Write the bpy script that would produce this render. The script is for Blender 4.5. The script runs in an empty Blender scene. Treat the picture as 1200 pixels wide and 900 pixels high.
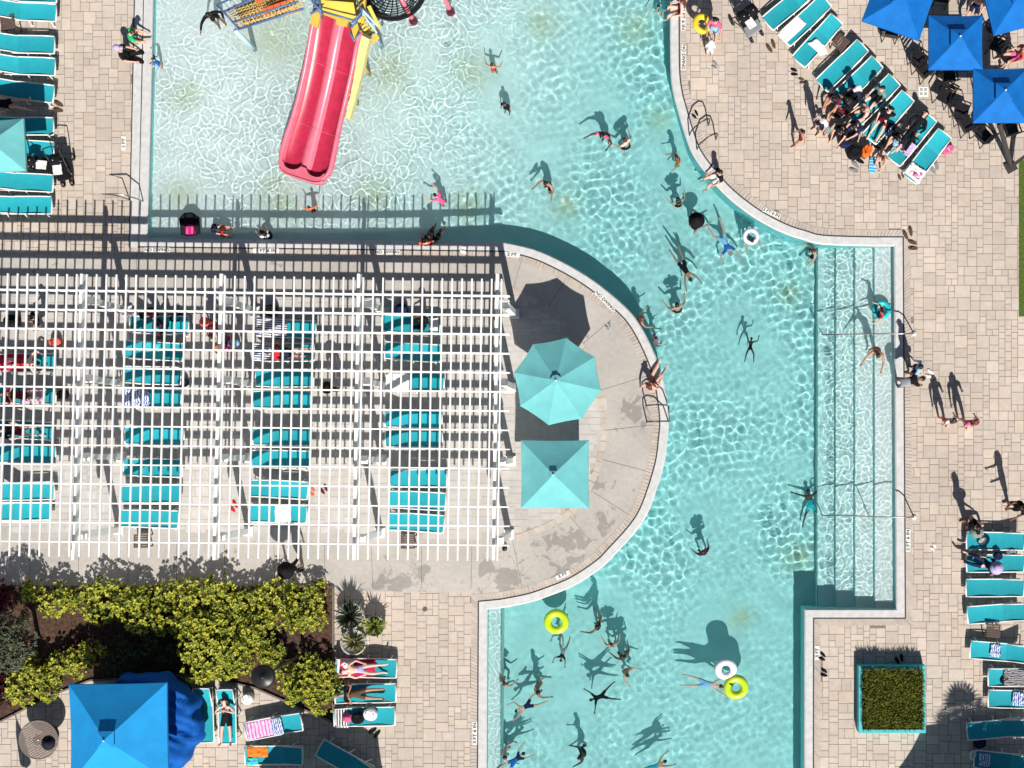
import bpy, bmesh, math, random
import numpy as np
from mathutils import Vector, Matrix, noise
from mathutils.geometry import delaunay_2d_cdt

random.seed(7)
SC = bpy.context.scene
COL = SC.collection
R = math.radians
PI = math.pi
# ---------------------------------------------------------------- camera model
H = 37.0            # drone height above the deck (m)
F = 1240.0          # focal length in photo pixels (1200 wide)
NX, NY = 760.0, 530.0   # the point straight below the drone, in photo pixels


def at(px, py, z=0.0):
    s = (H - z) / F
    return Vector(((px - NX) * s, -(py - NY) * s, z))


def xy(px, py, z=0.0):
    v = at(px, py, z)
    return (v.x, v.y)


PXM = H / F   # metres per pixel on the deck
# ---------------------------------------------------------------- materials
MATS = {}


def mat(name, col, rough=0.6, var=0.12, scale=6.0, spec=0.3, bump=0.0, bscale=40.0, metal=0.0, sheen=0.0, coords='Object', emit=None, detail=4.0):
    if name in MATS:
        return MATS[name]
    m = bpy.data.materials.new(name)
    m.use_nodes = True
    nt = m.node_tree
    b = nt.nodes['Principled BSDF']
    b.inputs['Roughness'].default_value = rough
    b.inputs['Specular IOR Level'].default_value = spec
    b.inputs['Metallic'].default_value = metal
    if sheen:
        b.inputs['Sheen Weight'].default_value = sheen
    tc = nt.nodes.new('ShaderNodeTexCoord')
    nz = nt.nodes.new('ShaderNodeTexNoise')
    nz.inputs['Scale'].default_value = scale
    nz.inputs['Detail'].default_value = detail
    nt.links.new(tc.outputs[coords], nz.inputs['Vector'])
    mr = nt.nodes.new('ShaderNodeMapRange')
    mr.inputs[1].default_value = 0.3
    mr.inputs[2].default_value = 0.7
    mr.inputs[3].default_value = 1 - var
    mr.inputs[4].default_value = 1 + var
    nt.links.new(nz.outputs[0], mr.inputs[0])
    mx = nt.nodes.new('ShaderNodeMix')
    mx.data_type = 'RGBA'
    mx.blend_type = 'MULTIPLY'
    mx.inputs[0].default_value = 1.0
    mx.inputs[6].default_value = (*col, 1)
    nt.links.new(mr.outputs[0], mx.inputs[7])
    nt.links.new(mx.outputs[2], b.inputs['Base Color'])
    if bump:
        n2 = nt.nodes.new('ShaderNodeTexNoise')
        n2.inputs['Scale'].default_value = bscale
        n2.inputs['Detail'].default_value = 6
        nt.links.new(tc.outputs[coords], n2.inputs['Vector'])
        bp = nt.nodes.new('ShaderNodeBump')
        bp.inputs['Strength'].default_value = bump
        bp.inputs['Distance'].default_value = 0.02
        nt.links.new(n2.outputs[0], bp.inputs['Height'])
        nt.links.new(bp.outputs[0], b.inputs['Normal'])
    MATS[name] = m
    return m


def stripe_mat(name, c1, c2, scale=9.0, axis='X', thr=0.5, rough=0.8, wob=0.6):
    if name in MATS:
        return MATS[name]
    m = bpy.data.materials.new(name)
    m.use_nodes = True
    nt = m.node_tree
    b = nt.nodes['Principled BSDF']
    b.inputs['Roughness'].default_value = rough
    tc = nt.nodes.new('ShaderNodeTexCoord')
    w = nt.nodes.new('ShaderNodeTexWave')
    w.bands_direction = axis
    w.inputs['Scale'].default_value = scale
    w.inputs['Distortion'].default_value = wob
    w.inputs['Detail Scale'].default_value = 2
    nt.links.new(tc.outputs['Object'], w.inputs['Vector'])
    gt = nt.nodes.new('ShaderNodeMath')
    gt.operation = 'GREATER_THAN'
    gt.inputs[1].default_value = thr
    nt.links.new(w.outputs['Fac'], gt.inputs[0])
    mx = nt.nodes.new('ShaderNodeMix')
    mx.data_type = 'RGBA'
    mx.inputs[6].default_value = (*c1, 1)
    mx.inputs[7].default_value = (*c2, 1)
    nt.links.new(gt.outputs[0], mx.inputs[0])
    nt.links.new(mx.outputs[2], b.inputs['Base Color'])
    MATS[name] = m
    return m


def attr_mat(name, rough=0.75, noise_scale=9.0, var=0.12, bump=0.25, bscale=60.0, spec=0.25, stain=None):
    """surface whose own colour is stored per stone in the 'tint' attribute"""
    m = bpy.data.materials.new(name)
    m.use_nodes = True
    nt = m.node_tree
    b = nt.nodes['Principled BSDF']
    b.inputs['Roughness'].default_value = rough
    b.inputs['Specular IOR Level'].default_value = spec
    a = nt.nodes.new('ShaderNodeAttribute')
    a.attribute_name = 'tint'
    tc = nt.nodes.new('ShaderNodeTexCoord')
    src = a.outputs['Color']
    for sc_, v_, dt in ((noise_scale, var, 5.0), (0.22, 0.07, 4.0), (1.1, 0.06, 7.0), (3.5, 0.05, 6.0)):
        nz = nt.nodes.new('ShaderNodeTexNoise')
        nz.inputs['Scale'].default_value = sc_
        nz.inputs['Detail'].default_value = dt
        nt.links.new(tc.outputs['Object'], nz.inputs['Vector'])
        mr = nt.nodes.new('ShaderNodeMapRange')
        mr.inputs[1].default_value = 0.3
        mr.inputs[2].default_value = 0.7
        mr.inputs[3].default_value = 1 - v_
        mr.inputs[4].default_value = 1 + v_
        nt.links.new(nz.outputs[0], mr.inputs[0])
        mx = nt.nodes.new('ShaderNodeMix')
        mx.data_type = 'RGBA'
        mx.blend_type = 'MULTIPLY'
        mx.inputs[0].default_value = 1.0
        nt.links.new(src, mx.inputs[6])
        nt.links.new(mr.outputs[0], mx.inputs[7])
        src = mx.outputs[2]
    nt.links.new(src, b.inputs['Base Color'])
    n2 = nt.nodes.new('ShaderNodeTexNoise')
    n2.inputs['Scale'].default_value = bscale
    n2.inputs['Detail'].default_value = 5
    nt.links.new(tc.outputs['Object'], n2.inputs['Vector'])
    bp = nt.nodes.new('ShaderNodeBump')
    bp.inputs['Strength'].default_value = bump
    bp.inputs['Distance'].default_value = 0.01
    nt.links.new(n2.outputs[0], bp.inputs['Height'])
    nt.links.new(bp.outputs[0], b.inputs['Normal'])
    MATS[name] = m
    return m


# ---------------------------------------------------------------- mesh builder
class MB:
    def __init__(s):
        s.v = []
        s.f = []
        s.mi = []
        s.cur = 0

    def add(s, vs, fs):
        o = len(s.v)
        s.v += [tuple(p) for p in vs]
        s.f += [tuple(o + i for i in f) for f in fs]
        s.mi += [s.cur] * len(fs)
        return s

    def quad(s, a, b, c, d):
        return s.add([a, b, c, d], [(0, 1, 2, 3)])

    def box(s, cx, cy, cz, sx, sy, sz, rot=0.0, taper=1.0):
        c, n = math.cos(rot), math.sin(rot)
        vs = []
        for dz in (-1, 1):
            t = taper if dz > 0 else 1.0
            for dx, dy in ((-1, -1), (1, -1), (1, 1), (-1, 1)):
                x, y = dx * sx / 2 * t, dy * sy / 2 * t
                vs.append((cx + x * c - y * n, cy + x * n + y * c, cz + dz * sz / 2))
        return s.add(vs, [(3, 2, 1, 0), (4, 5, 6, 7), (0, 1, 5, 4), (1, 2, 6, 5), (2, 3, 7, 6), (3, 0, 4, 7)])

    def bar(s, p, q, w, h=None, up=(0, 0, 1)):
        """box beam from p to q, w wide, h deep (along up)"""
        h = h or w
        p, q = Vector(p), Vector(q)
        d = (q - p).normalized()
        u = Vector(up)
        u = (u - d * u.dot(d))
        u = u.normalized() if u.length > 1e-5 else Vector((1, 0, 0))
        sd = d.cross(u)
        vs = []
        for e in (p, q):
            for a, b in ((-1, -1), (1, -1), (1, 1), (-1, 1)):
                vs.append(e + sd * (a * w / 2) + u * (b * h / 2))
        return s.add(vs, [(3, 2, 1, 0), (4, 5, 6, 7), (0, 1, 5, 4), (1, 2, 6, 5), (2, 3, 7, 6), (3, 0, 4, 7)])

    def tube(s, pts, r, n=8, r2=None, closed=False, caps=True):
        pts = [Vector(p) for p in pts]
        N = len(pts)
        rs = r if isinstance(r, (list, tuple)) else [r + ((r2 if r2 is not None else r) - r) * i / max(1, N - 1) for i in range(N)]
        o = len(s.v)
        ref = None
        for i in range(N):
            if closed:
                d = pts[(i + 1) % N] - pts[i - 1]
            else:
                d = pts[min(i + 1, N - 1)] - pts[max(i - 1, 0)]
            d = d.normalized() if d.length > 1e-9 else Vector((0, 0, 1))
            if ref is None:
                ref = Vector((0, 0, 1)) if abs(d.z) < .9 else Vector((1, 0, 0))
            a = (ref - d * ref.dot(d)).normalized()
            ref = a
            b = d.cross(a)
            for k in range(n):
                t = 2 * PI * k / n
                s.v.append(tuple(pts[i] + a * (math.cos(t) * rs[i]) + b * (math.sin(t) * rs[i])))
        M = N if closed else N - 1
        for i in range(M):
            j = (i + 1) % N
            for k in range(n):
                k2 = (k + 1) % n
                s.f.append((o + i * n + k, o + i * n + k2, o + j * n + k2, o + j * n + k))
                s.mi.append(s.cur)
        if caps and not closed:
            s.f.append(tuple(o + k for k in reversed(range(n))))
            s.f.append(tuple(o + (N - 1) * n + k for k in range(n)))
            s.mi += [s.cur, s.cur]
        return s

    def lathe(s, c, prof, n=20, cap=True):
        """prof: list of (r, z) from bottom to top"""
        o = len(s.v)
        for r, z in prof:
            for k in range(n):
                t = 2 * PI * k / n
                s.v.append((c[0] + r * math.cos(t), c[1] + r * math.sin(t), c[2] + z))
        for i in range(len(prof) - 1):
            for k in range(n):
                k2 = (k + 1) % n
                s.f.append((o + i * n + k, o + i * n + k2, o + (i + 1) * n + k2, o + (i + 1) * n + k))
                s.mi.append(s.cur)
        if cap:
            s.f.append(tuple(o + k for k in reversed(range(n))))
            s.f.append(tuple(o + (len(prof) - 1) * n + k for k in range(n)))
            s.mi += [s.cur, s.cur]
        return s

    def ball(s, c, r, n=10, m=6, sq=(1, 1, 1)):
        o = len(s.v)
        for i in range(m + 1):
            ph = -PI / 2 + PI * i / m
            for k in range(n):
                t = 2 * PI * k / n
                s.v.append((c[0] + r * sq[0] * math.cos(ph) * math.cos(t), c[1] + r * sq[1] * math.cos(ph) * math.sin(t), c[2] + r * sq[2] * math.sin(ph)))
        for i in range(m):
            for k in range(n):
                k2 = (k + 1) % n
                s.f.append((o + i * n + k, o + i * n + k2, o + (i + 1) * n + k2, o + (i + 1) * n + k))
                s.mi.append(s.cur)
        return s

    def torus(s, c, Rr, r, n=32, m=12, sz=1.0, tilt=None):
        M = tilt or Matrix.Identity(3)
        o = len(s.v)
        for i in range(n):
            t = 2 * PI * i / n
            for k in range(m):
                u = 2 * PI * k / m
                p = Vector(((Rr + r * math.cos(u)) * math.cos(t), (Rr + r * math.cos(u)) * math.sin(t), r * sz * math.sin(u)))
                s.v.append(tuple(Vector(c) + M @ p))
        for i in range(n):
            for k in range(m):
                i2, k2 = (i + 1) % n, (k + 1) % m
                s.f.append((o + i * m + k, o + i2 * m + k, o + i2 * m + k2, o + i * m + k2))
                s.mi.append(s.cur)
        return s

    def mesh(s, name, smooth=False):
        me = bpy.data.meshes.new(name)
        me.from_pydata(s.v, [], s.f)
        if smooth:
            me.polygons.foreach_set('use_smooth', [True] * len(me.polygons))
        me.polygons.foreach_set('material_index', s.mi)
        me.update()
        return me

    def build(s, name, m, parent=None, smooth=False, loc=None):
        o = bpy.data.objects.new(name, s.mesh(name, smooth))
        for x in (m if isinstance(m, (list, tuple)) else [m]):
            o.data.materials.append(x)
        COL.objects.link(o)
        if parent is not None:
            o.parent = parent
        if loc is not None:
            o.location = loc
        return o


def tag(o, label=None, cat=None, group=None, kind=None):
    if label:
        o['label'] = label
    if cat:
        o['category'] = cat
    if group:
        o['group'] = group
    if kind:
        o['kind'] = kind
    return o


def empty(name, loc=(0, 0, 0), rz=0.0, scale=1.0, label=None, cat=None, group=None):
    o = bpy.data.objects.new(name, None)
    o.empty_display_size = 0.2
    COL.objects.link(o)
    o.location = loc
    o.rotation_euler = (0, 0, rz)
    o.scale = (scale,) * 3
    return tag(o, label, cat, group)


def copy_tree(o, parent=None):
    c = o.copy()
    COL.objects.link(c)
    c.parent = parent
    for ch in CH.get(o.name, []) or list(o.children):
        copy_tree(ch, c)
    return c


CH = {}


def smooth_angle(o, deg=40):
    me = o.data
    me.polygons.foreach_set('use_smooth', [True] * len(me.polygons))
    try:
        me.set_sharp_from_angle(angle=R(deg))
    except Exception:
        pass


def catmull(pts, n=6):
    out = []
    P = [Vector((p[0], p[1])) for p in pts]
    for i in range(len(P) - 1):
        p0, p1, p2, p3 = P[max(i - 1, 0)], P[i], P[i + 1], P[min(i + 2, len(P) - 1)]
        for k in range(n):
            t = k / n
            out.append(0.5 * ((2 * p1) + (p2 - p0) * t + (2 * p0 - 5 * p1 + 4 * p2 - p3) * t * t + (3 * p1 - p0 - 3 * p2 + p3) * t ** 3))
    out.append(P[-1])
    return [(p.x, p.y) for p in out]


def offset_poly(pts, d):
    """offset a closed CCW polygon outward by d"""
    n = len(pts)
    out = []
    for i in range(n):
        p0, p1, p2 = Vector(pts[i - 1]), Vector(pts[i]), Vector(pts[(i + 1) % n])
        a, b = (p1 - p0).normalized(), (p2 - p1).normalized()
        na, nb = Vector((a.y, -a.x)), Vector((b.y, -b.x))
        m = (na + nb)
        k = max(0.35, 1 + na.dot(nb))
        out.append(tuple(p1 + m * (d / k)))
    return out


def in_poly_np(X, Y, poly):
    inside = np.zeros(X.shape, bool)
    n = len(poly)
    for i in range(n):
        x1, y1 = poly[i - 1]
        x2, y2 = poly[i]
        if y1 == y2:
            continue
        c = ((y1 > Y) != (y2 > Y)) & (X < (x2 - x1) * (Y - y1) / (y2 - y1) + x1)
        inside ^= c
    return inside


def in_poly(x, y, poly):
    r = False
    j = len(poly) - 1
    for i in range(len(poly)):
        xi, yi = poly[i]
        xj, yj = poly[j]
        if (yi > y) != (yj > y) and x < (xj - xi) * (y - yi) / (yj - yi) + xi:
            r = not r
        j = i
    return r


def dist_poly_np(X, Y, poly, closed=True):
    D = np.full(X.shape, 1e9)
    n = len(poly)
    for i in range(0 if closed else 1, n):
        x1, y1 = poly[i - 1]
        x2, y2 = poly[i]
        dx, dy = x2 - x1, y2 - y1
        L = dx * dx + dy * dy
        if L < 1e-12:
            continue
        t = np.clip(((X - x1) * dx + (Y - y1) * dy) / L, 0, 1)
        D = np.minimum(D, (X - x1 - t * dx) ** 2 + (Y - y1 - t * dy) ** 2)
    return np.sqrt(D)


def fill_poly(name, outer, holes, z, m, parent=None):
    """flat polygon with holes -> one sheet"""
    vs, es, loops = [], [], [outer] + list(holes)
    for lp in loops:
        o = len(vs)
        vs += [Vector(p) for p in lp]
        es += [(o + i, o + (i + 1) % len(lp)) for i in range(len(lp))]
    V, E, FF, *_ = delaunay_2d_cdt(vs, es, [], 0, 1e-6)
    fs = []
    for f in FF:
        cx = sum(V[i].x for i in f) / len(f)
        cy = sum(V[i].y for i in f) / len(f)
        if in_poly(cx, cy, outer) and not any(in_poly(cx, cy, h) for h in holes):
            a, b, c = V[f[0]], V[f[1]], V[f[2]]
            if (b.x - a.x) * (c.y - a.y) - (b.y - a.y) * (c.x - a.x) < 0:
                f = list(reversed(f))
            fs.append(tuple(f))
    me = bpy.data.meshes.new(name)
    me.from_pydata([(v.x, v.y, z) for v in V], [], fs)
    me.materials.append(m)
    o = bpy.data.objects.new(name, me)
    COL.objects.link(o)
    if parent is not None:
        o.parent = parent
    return o


def strip(mb, A, B, za, zb, closed=True, skip=None):
    n = len(A)
    for i in range(n if closed else n - 1):
        j = (i + 1) % n
        if skip and skip(i):
            continue
        mb.quad((*A[i], za), (*B[i], zb), (*B[j], zb), (*A[j], za))


# ---------------------------------------------------------------- pool outline (photo pixels -> metres)
arc = catmull([(590, 284), (625, 292), (660, 307.5), (695, 328.5), (730, 357), (748, 378), (764, 408), (776, 440), (782, 476), (783.5, 495),
               (782, 514), (777.5, 546), (762, 594), (747, 620), (722, 648), (705, 665), (673, 686), (640, 699.5), (618, 706.5), (587, 712.5)], 4)
A_px = [(181, -140), (177, 80), (172, 279)] + arc + [(571, 714), (569, 1060)]
rarc = catmull([(1024, 288), (964, 286), (940, 280), (924, 275), (904, 266), (880, 252), (852, 230), (830, 206), (812, 181), (802, 155), (795, 131), (789, 108), (786, 80), (785.5, 20)], 4)
B_px = [(942.5, 1060), (943, 714), (1050.5, 714), (1048, 288)] + rarc + [(786, -140)]
POOL = [xy(*p) for p in A_px + B_px]
NA = len(A_px)
WL = -0.12   # water level


def sstep(a, b, x):
    t = np.clip((x - a) / (b - a), 0, 1)
    return t * t * (3 - 2 * t)


def px_of(X, Y):
    return X / PXM + NX, -Y / PXM + NY


def depth_np(X, Y):
    px, py = px_of(X, Y)
    u = (px - 180) * 0.94 + (py - 100) * 0.34
    d = 0.27 + 0.10 * sstep(0, 250, u) + 0.86 * sstep(230, 640, u)
    d = np.where(py > 690, np.maximum(d, 1.15), d)
    # steps on the right
    st = (px > 945) & (py < 714) & (py > 280)
    for lim, dd in ((961.5, .76), (982.5, .58), (1004.5, .41), (1026.5, .24)):
        d = np.where(st & (px > lim), np.minimum(d, dd), d)
    d = np.where((py > 712) & (px < 586), .30, d)
    return d


def depth(x, y):
    return float(depth_np(np.array([x]), np.array([y]))[0])


def floor_z(x, y):
    return WL - depth(x, y)
# ================================================================= SETTING
def structure(o):
    o['kind'] = 'structure'
    return o


M_white = mat('white_paint', (.82, .82, .80), .45, .04, 3, .4)
M_coping = mat('coping_concrete', (.53, .53, .525), .7, .10, 5, .25, .2, 80)
M_slot = mat('slot_drain_grey', (.045, .04, .04), .7, .2, 20)
M_joint = mat('joint_sand', (.22, .18, .15), .9, .15, 8)
M_conc = None


def concrete_mat():
    m = bpy.data.materials.new('walkway_concrete')
    m.use_nodes = True
    nt = m.node_tree
    L = nt.links.new
    b = nt.nodes['Principled BSDF']
    b.inputs['Roughness'].default_value = .8
    b.inputs['Specular IOR Level'].default_value = .2
    tc = nt.nodes.new('ShaderNodeTexCoord')

    def nz(s, d=5, dist=0.0):
        n = nt.nodes.new('ShaderNodeTexNoise')
        n.inputs['Scale'].default_value = s
        n.inputs['Detail'].default_value = d
        n.inputs['Distortion'].default_value = dist
        L(tc.outputs['Object'], n.inputs['Vector'])
        return n.outputs[0]

    def mth(op, a, c=None, d=None):
        n = nt.nodes.new('ShaderNodeMath')
        n.operation = op
        for i, q in enumerate((a, c, d)):
            if q is None:
                continue
            if isinstance(q, (int, float)):
                n.inputs[i].default_value = q
            else:
                L(q, n.inputs[i])
        return n.outputs[0]

    def mr(x, a, c, d, e):
        n = nt.nodes.new('ShaderNodeMapRange')
        for i, q in enumerate((a, c, d, e)):
            n.inputs[i + 1].default_value = q
        L(x, n.inputs[0])
        return n.outputs[0]
    base = mth('MULTIPLY', mr(nz(.5, 4), .3, .7, .86, 1.1), mr(nz(7, 6), .3, .7, .93, 1.05))
    base = mth('MULTIPLY', base, mr(nz(60, 3), .3, .7, .93, 1.06))
    # damp patches with ragged outlines, and wandering hairline cracks
    mask = None
    for px, py, r in ((660, 640, 1.5), (590, 680, 1.6), (745, 485, 1.0), (690, 560, .7), (470, 685, 1.6), (705, 610, .8)):
        d = nt.nodes.new('ShaderNodeVectorMath')
        d.operation = 'DISTANCE'
        L(tc.outputs['Object'], d.inputs[0])
        d.inputs[1].default_value = (*xy(px, py), 0)
        q = mr(d.outputs['Value'], 0, r, 1, 0)
        mask = q if mask is None else mth('MAXIMUM', mask, q)
    patch = mr(mth('ADD', nz(2.1, 6, .6), mth('MULTIPLY', mask, .26)), .66, .70, 0, 1)
    crack = mr(mth('ABSOLUTE', mth('SUBTRACT', nz(1.7, 4, .5), .5)), .0, .012, 1, 0)
    crack = mth('MULTIPLY', crack, mr(mask, .1, .5, 0, .75))
    dark = mth('MAXIMUM', mth('MULTIPLY', patch, .32), mth('MULTIPLY', crack, .5))
    val = mth('MULTIPLY', base, mth('SUBTRACT', 1.0, dark))
    mx = nt.nodes.new('ShaderNodeMix')
    mx.data_type = 'RGBA'
    mx.blend_type = 'MULTIPLY'
    mx.inputs[0].default_value = 1
    mx.inputs[6].default_value = (.425, .395, .362, 1)
    L(val, mx.inputs[7])
    L(mx.outputs[2], b.inputs['Base Color'])
    bp = nt.nodes.new('ShaderNodeBump')
    bp.inputs['Strength'].default_value = .2
    bp.inputs['Distance'].default_value = .01
    L(nz(45, 6), bp.inputs['Height'])
    L(bp.outputs[0], b.inputs['Normal'])
    return m


M_conc = concrete_mat()
hole = offset_poly(POOL, 0.02)
BIG = 160
ground = structure(fill_poly('ground', [(-BIG, -BIG), (BIG, -BIG), (BIG, BIG), (-BIG, BIG)], [hole], -0.012, M_joint))

COP_OUT = offset_poly(POOL, .285)
SLOT_OUT = offset_poly(POOL, .335)
BRK_OUT = offset_poly(POOL, .56)
# coping: a rounded white kerb round the water
mb = MB()
IN_LIP = offset_poly(POOL, -.012)
strip(mb, POOL, IN_LIP, -.20, -.02)
strip(mb, IN_LIP, offset_poly(POOL, .03), -.02, .016)
strip(mb, offset_poly(POOL, .03), COP_OUT, .016, .016)
strip(mb, COP_OUT, COP_OUT, .016, -.01)
structure(mb.build('pool_coping', M_coping))
mb = MB()
strip(mb, COP_OUT, SLOT_OUT, .002, .002)
structure(mb.build('slot_drain', M_slot))
# second white strip and gutter on the left bank
mb = MB()
L0, L1 = [xy(166.5, -140), xy(158, 288)], None
for (xa, xb) in ((167.0 - 1.0, 156.5),):
    mb.quad((*xy(xa - .2 + 5, -140), .010), (*xy(xa - 4.5, 290), .010), (*xy(xb - 4.5, 290), .010), (*xy(xb + 5, -140), .010))
structure(mb.build('side_coping', M_coping))
mb = MB()
mb.quad((*xy(161.5, -140), .0125), (*xy(152.0, 290), .0125), (*xy(150.8, 290), .0125), (*xy(160.0, -140), .0125))
structure(mb.build('side_drain', M_slot))


def tint_mesh(name, quads, m, parent=None):
    """quads: list of (4 points, colour)"""
    V = []
    Fc = []
    C = []
    for i, (q, c) in enumerate(quads):
        V += q
        Fc.append((4 * i, 4 * i + 1, 4 * i + 2, 4 * i + 3))
        C += [(*c, 1)] * 4
    me = bpy.data.meshes.new(name)
    me.from_pydata(V, [], Fc)
    a = me.attributes.new('tint', 'FLOAT_COLOR', 'POINT')
    a.data.foreach_set('color', np.array(C, np.float32).ravel())
    me.materials.append(m)
    o = bpy.data.objects.new(name, me)
    COL.objects.link(o)
    if parent is not None:
        o.parent = parent
    return o


M_paver = attr_mat('paver_stone', .8, 8, .05, .2, 70)


def stone(rng, base, v=.05, hue=.012):
    k = 1 + rng.gauss(0, v)
    h = rng.gauss(0, hue)
    return (base[0] * k * (1 + h), base[1] * k, base[2] * k * (1 - 1.3 * h))


# border bricks laid round the pool
rng = random.Random(3)
quads = []
per = []
n = len(SLOT_OUT)
for i in range(n):
    a0, a1 = Vector(SLOT_OUT[i]), Vector(SLOT_OUT[(i + 1) % n])
    b0, b1 = Vector(BRK_OUT[i]), Vector(BRK_OUT[(i + 1) % n])
    L = (a1 - a0).length
    k = max(1, round(L / .115))
    g = .05
    for j in range(k):
        t0, t1 = (j + g) / k, (j + 1 - g) / k
        p = a0.lerp(a1, t0), a0.lerp(a1, t1), b0.lerp(b1, t1), b0.lerp(b1, t0)
        z = .006
        quads.append(([(q.x, q.y, z) for q in (p[0], p[3], p[2], p[1])], stone(rng, (.46, .40, .35), .05, .012)))
structure(tint_mesh('border_bricks', quads, M_paver))

# concrete island walk, strip by the planting bed
isl = []
for p in BRK_OUT[2:NA - 1]:
    isl.append(p)
isl = [p for p in isl if True]
conc_out = [xy(-260, 297)] + [p for p in isl if p[1] < xy(0, 296)[1] + .02] + [xy(562, 694), xy(-260, 687)]
conc_out = conc_out[::-1] if False else conc_out
inner = [xy(-260, 341)] + [xy(*p) for p in catmull([(598, 343), (650, 372), (688, 425), (704, 490), (699, 540), (680, 583), (650, 609), (604, 628)], 4)] + [xy(-260, 620)]
structure(fill_poly('concrete_walkway', conc_out, [], .000, M_conc))
# control joints cut across the concrete
mb = MB()


def line(p, q, w=.014, z=.004):
    p, q = Vector(xy(*p)), Vector(xy(*q))
    d = (q - p).normalized()
    s = Vector((-d.y, d.x)) * w / 2
    mb.quad((*(p - s), z), (*(q - s), z), (*(q + s), z), (*(p + s), z))


for p, q in (((600, 343), (611, 305)), ((640, 363), (665, 325)), ((683, 403), (716, 375)), ((702, 458), (760, 440)), ((704, 505), (772, 497)), ((700, 537), (757, 552)), ((688, 572), (735, 602)), ((664, 600), (690, 632)),
             ((600, 630), (612, 690)), ((553, 640), (552, 690)), ((494, 640), (494, 690)), ((435, 640), (437, 690)), ((380, 635), (381, 688)), ((321, 635), (322, 688)), ((263, 635), (263, 688)), ((207, 635), (207, 688)), ((150, 635), (150, 687)), ((92, 635), (92, 687)), ((35, 635), (35, 687)),
             ((520, 300), (520, 342)), ((400, 299), (399, 342)), ((280, 298), (279, 341)), ((160, 298), (160, 341)), ((40, 297), (40, 340))):
    line(p, q)
structure(mb.build('control_joints', mat('joint_dark', (.13, .115, .10), .9)))


# pavers
def pack(x0, y0, x1, y1, u, sizes, seed, keep, base, gap, z, v=.055, hue=.012):
    rng = random.Random(seed)
    nx, ny = int((x1 - x0) / u), int((y1 - y0) / u)
    occ = np.zeros((ny, nx), bool)
    out = []
    for j in range(ny):
        i = 0
        while i < nx:
            if occ[j, i]:
                i += 1
                continue
            ch = sizes[:]
            rng.shuffle(ch)
            for w, h in ch + [(1, 1)]:
                if i + w <= nx and j + h <= ny and not occ[j:j + h, i:i + w].any():
                    break
            else:
                w = h = 1
            # avoid leaving 1-wide slivers
            if i + w + 1 <= nx - 1 and occ[j, i + w + 1] and not occ[j, i + w] and i + w + 1 <= nx and not occ[j:j + h, i:i + w + 1].any():
                w += 1
            occ[j:j + h, i:i + w] = True
            out.append((x0 + i * u, y0 + j * u, w * u, h * u))
            i += w
    cx = np.array([a + w / 2 for a, b, w, h in out])
    cy = np.array([b + h / 2 for a, b, w, h in out])
    ok = keep(cx, cy)
    q = []
    for (a, b, w, h), k in zip(out, ok):
        if not k:
            continue
        g = gap / 2
        zz = z + rng.uniform(0, .002)
        n_ = 1 + .06 * noise.noise(Vector((a * .35, b * .35, 4.0))) + .04 * noise.noise(Vector((a * 1.3, b * 1.3, 8.0)))
        col_ = tuple(c_ * n_ for c_ in stone(rng, base, v, hue))
        q.append(([(a + g, b + g, zz), (a + w - g, b + g, zz), (a + w - g, b + h - g, zz), (a + g, b + h - g, zz)], col_))
    return q


BED = [xy(*p) for p in ((-260, 687), (391, 687), (391, 846), (300, 806), (232, 790), (106, 797), (60, 815), (0, 846), (-260, 960))]
LAWN = [xy(*p) for p in ((1194, 188), (1500, 188), (1500, 371), (1194, 371))]
Cin = COP_OUT
conc_keep = [(x, y) for x, y in conc_out]


def keep_deck(X, Y):
    k = ~in_poly_np(X, Y, offset_poly(POOL, .44))
    for poly in (conc_out, BED, LAWN):
        al = np.ones(X.shape, bool)
        for sx in (-.24, .24):
            for sy in (-.24, .24):
                al &= in_poly_np(X + sx, Y + sy, poly)
        k &= ~al
    return k


x0, y1 = xy(-330, -260)
x1, y0 = xy(1530, 1160)
SZ = [(4, 4), (4, 4), (4, 3), (3, 3), (3, 3), (3, 2), (2, 2), (2, 3), (4, 2), (3, 4), (2, 2), (4, 4)]
quads = pack(x0, y0, x1, y1, .110, SZ, 11, keep_deck, (.49, .42, .358), .016, -.004, .045, .010)
structure(tint_mesh('deck_pavers', quads, M_paver))


def keep_isl(X, Y):
    return in_poly_np(X, Y, inner)


ix0, iy0 = xy(-260, 632)
ix1, iy1 = xy(712, 338)
quads = pack(ix0, iy0, ix1, iy1, .115, [(6, 2), (4, 2), (6, 3), (5, 2), (4, 3), (3, 2), (6, 4)], 5, keep_isl, (.47, .442, .415), .014, .006, .028, .006)
structure(tint_mesh('island_pavers', quads, M_paver))
isl_edge = MB()
ring_in = inner
ring_out = offset_poly(inner, .03)
# a soldier course of small stones edging the island paving
rng = random.Random(9)
pts = [Vector(p) for p in inner[1:-1]]
quads = []
for i in range(len(pts) - 1):
    a, b = pts[i], pts[i + 1]
    d = (b - a).normalized()
    nrm = Vector((-d.y, d.x))
    if nrm.dot(a - Vector(xy(560, 485))) < 0:
        nrm = -nrm
    L = (b - a).length
    k = max(1, round(L / .26))
    for j in range(k):
        p, q = a.lerp(b, (j + .03) / k), a.lerp(b, (j + .97) / k)
        w = nrm * .2
        quads.append(([(*(p - w * .1), .0105), (*(q - w * .1), .0105), (*(q + w), .0105), (*(p + w), .0105)][::1], stone(rng, (.47, .41, .355), .05)))
structure(tint_mesh('edging_stones', quads, M_paver))

# ---------------------------------------------------------------- pool shell
M_plaster = None


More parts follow.
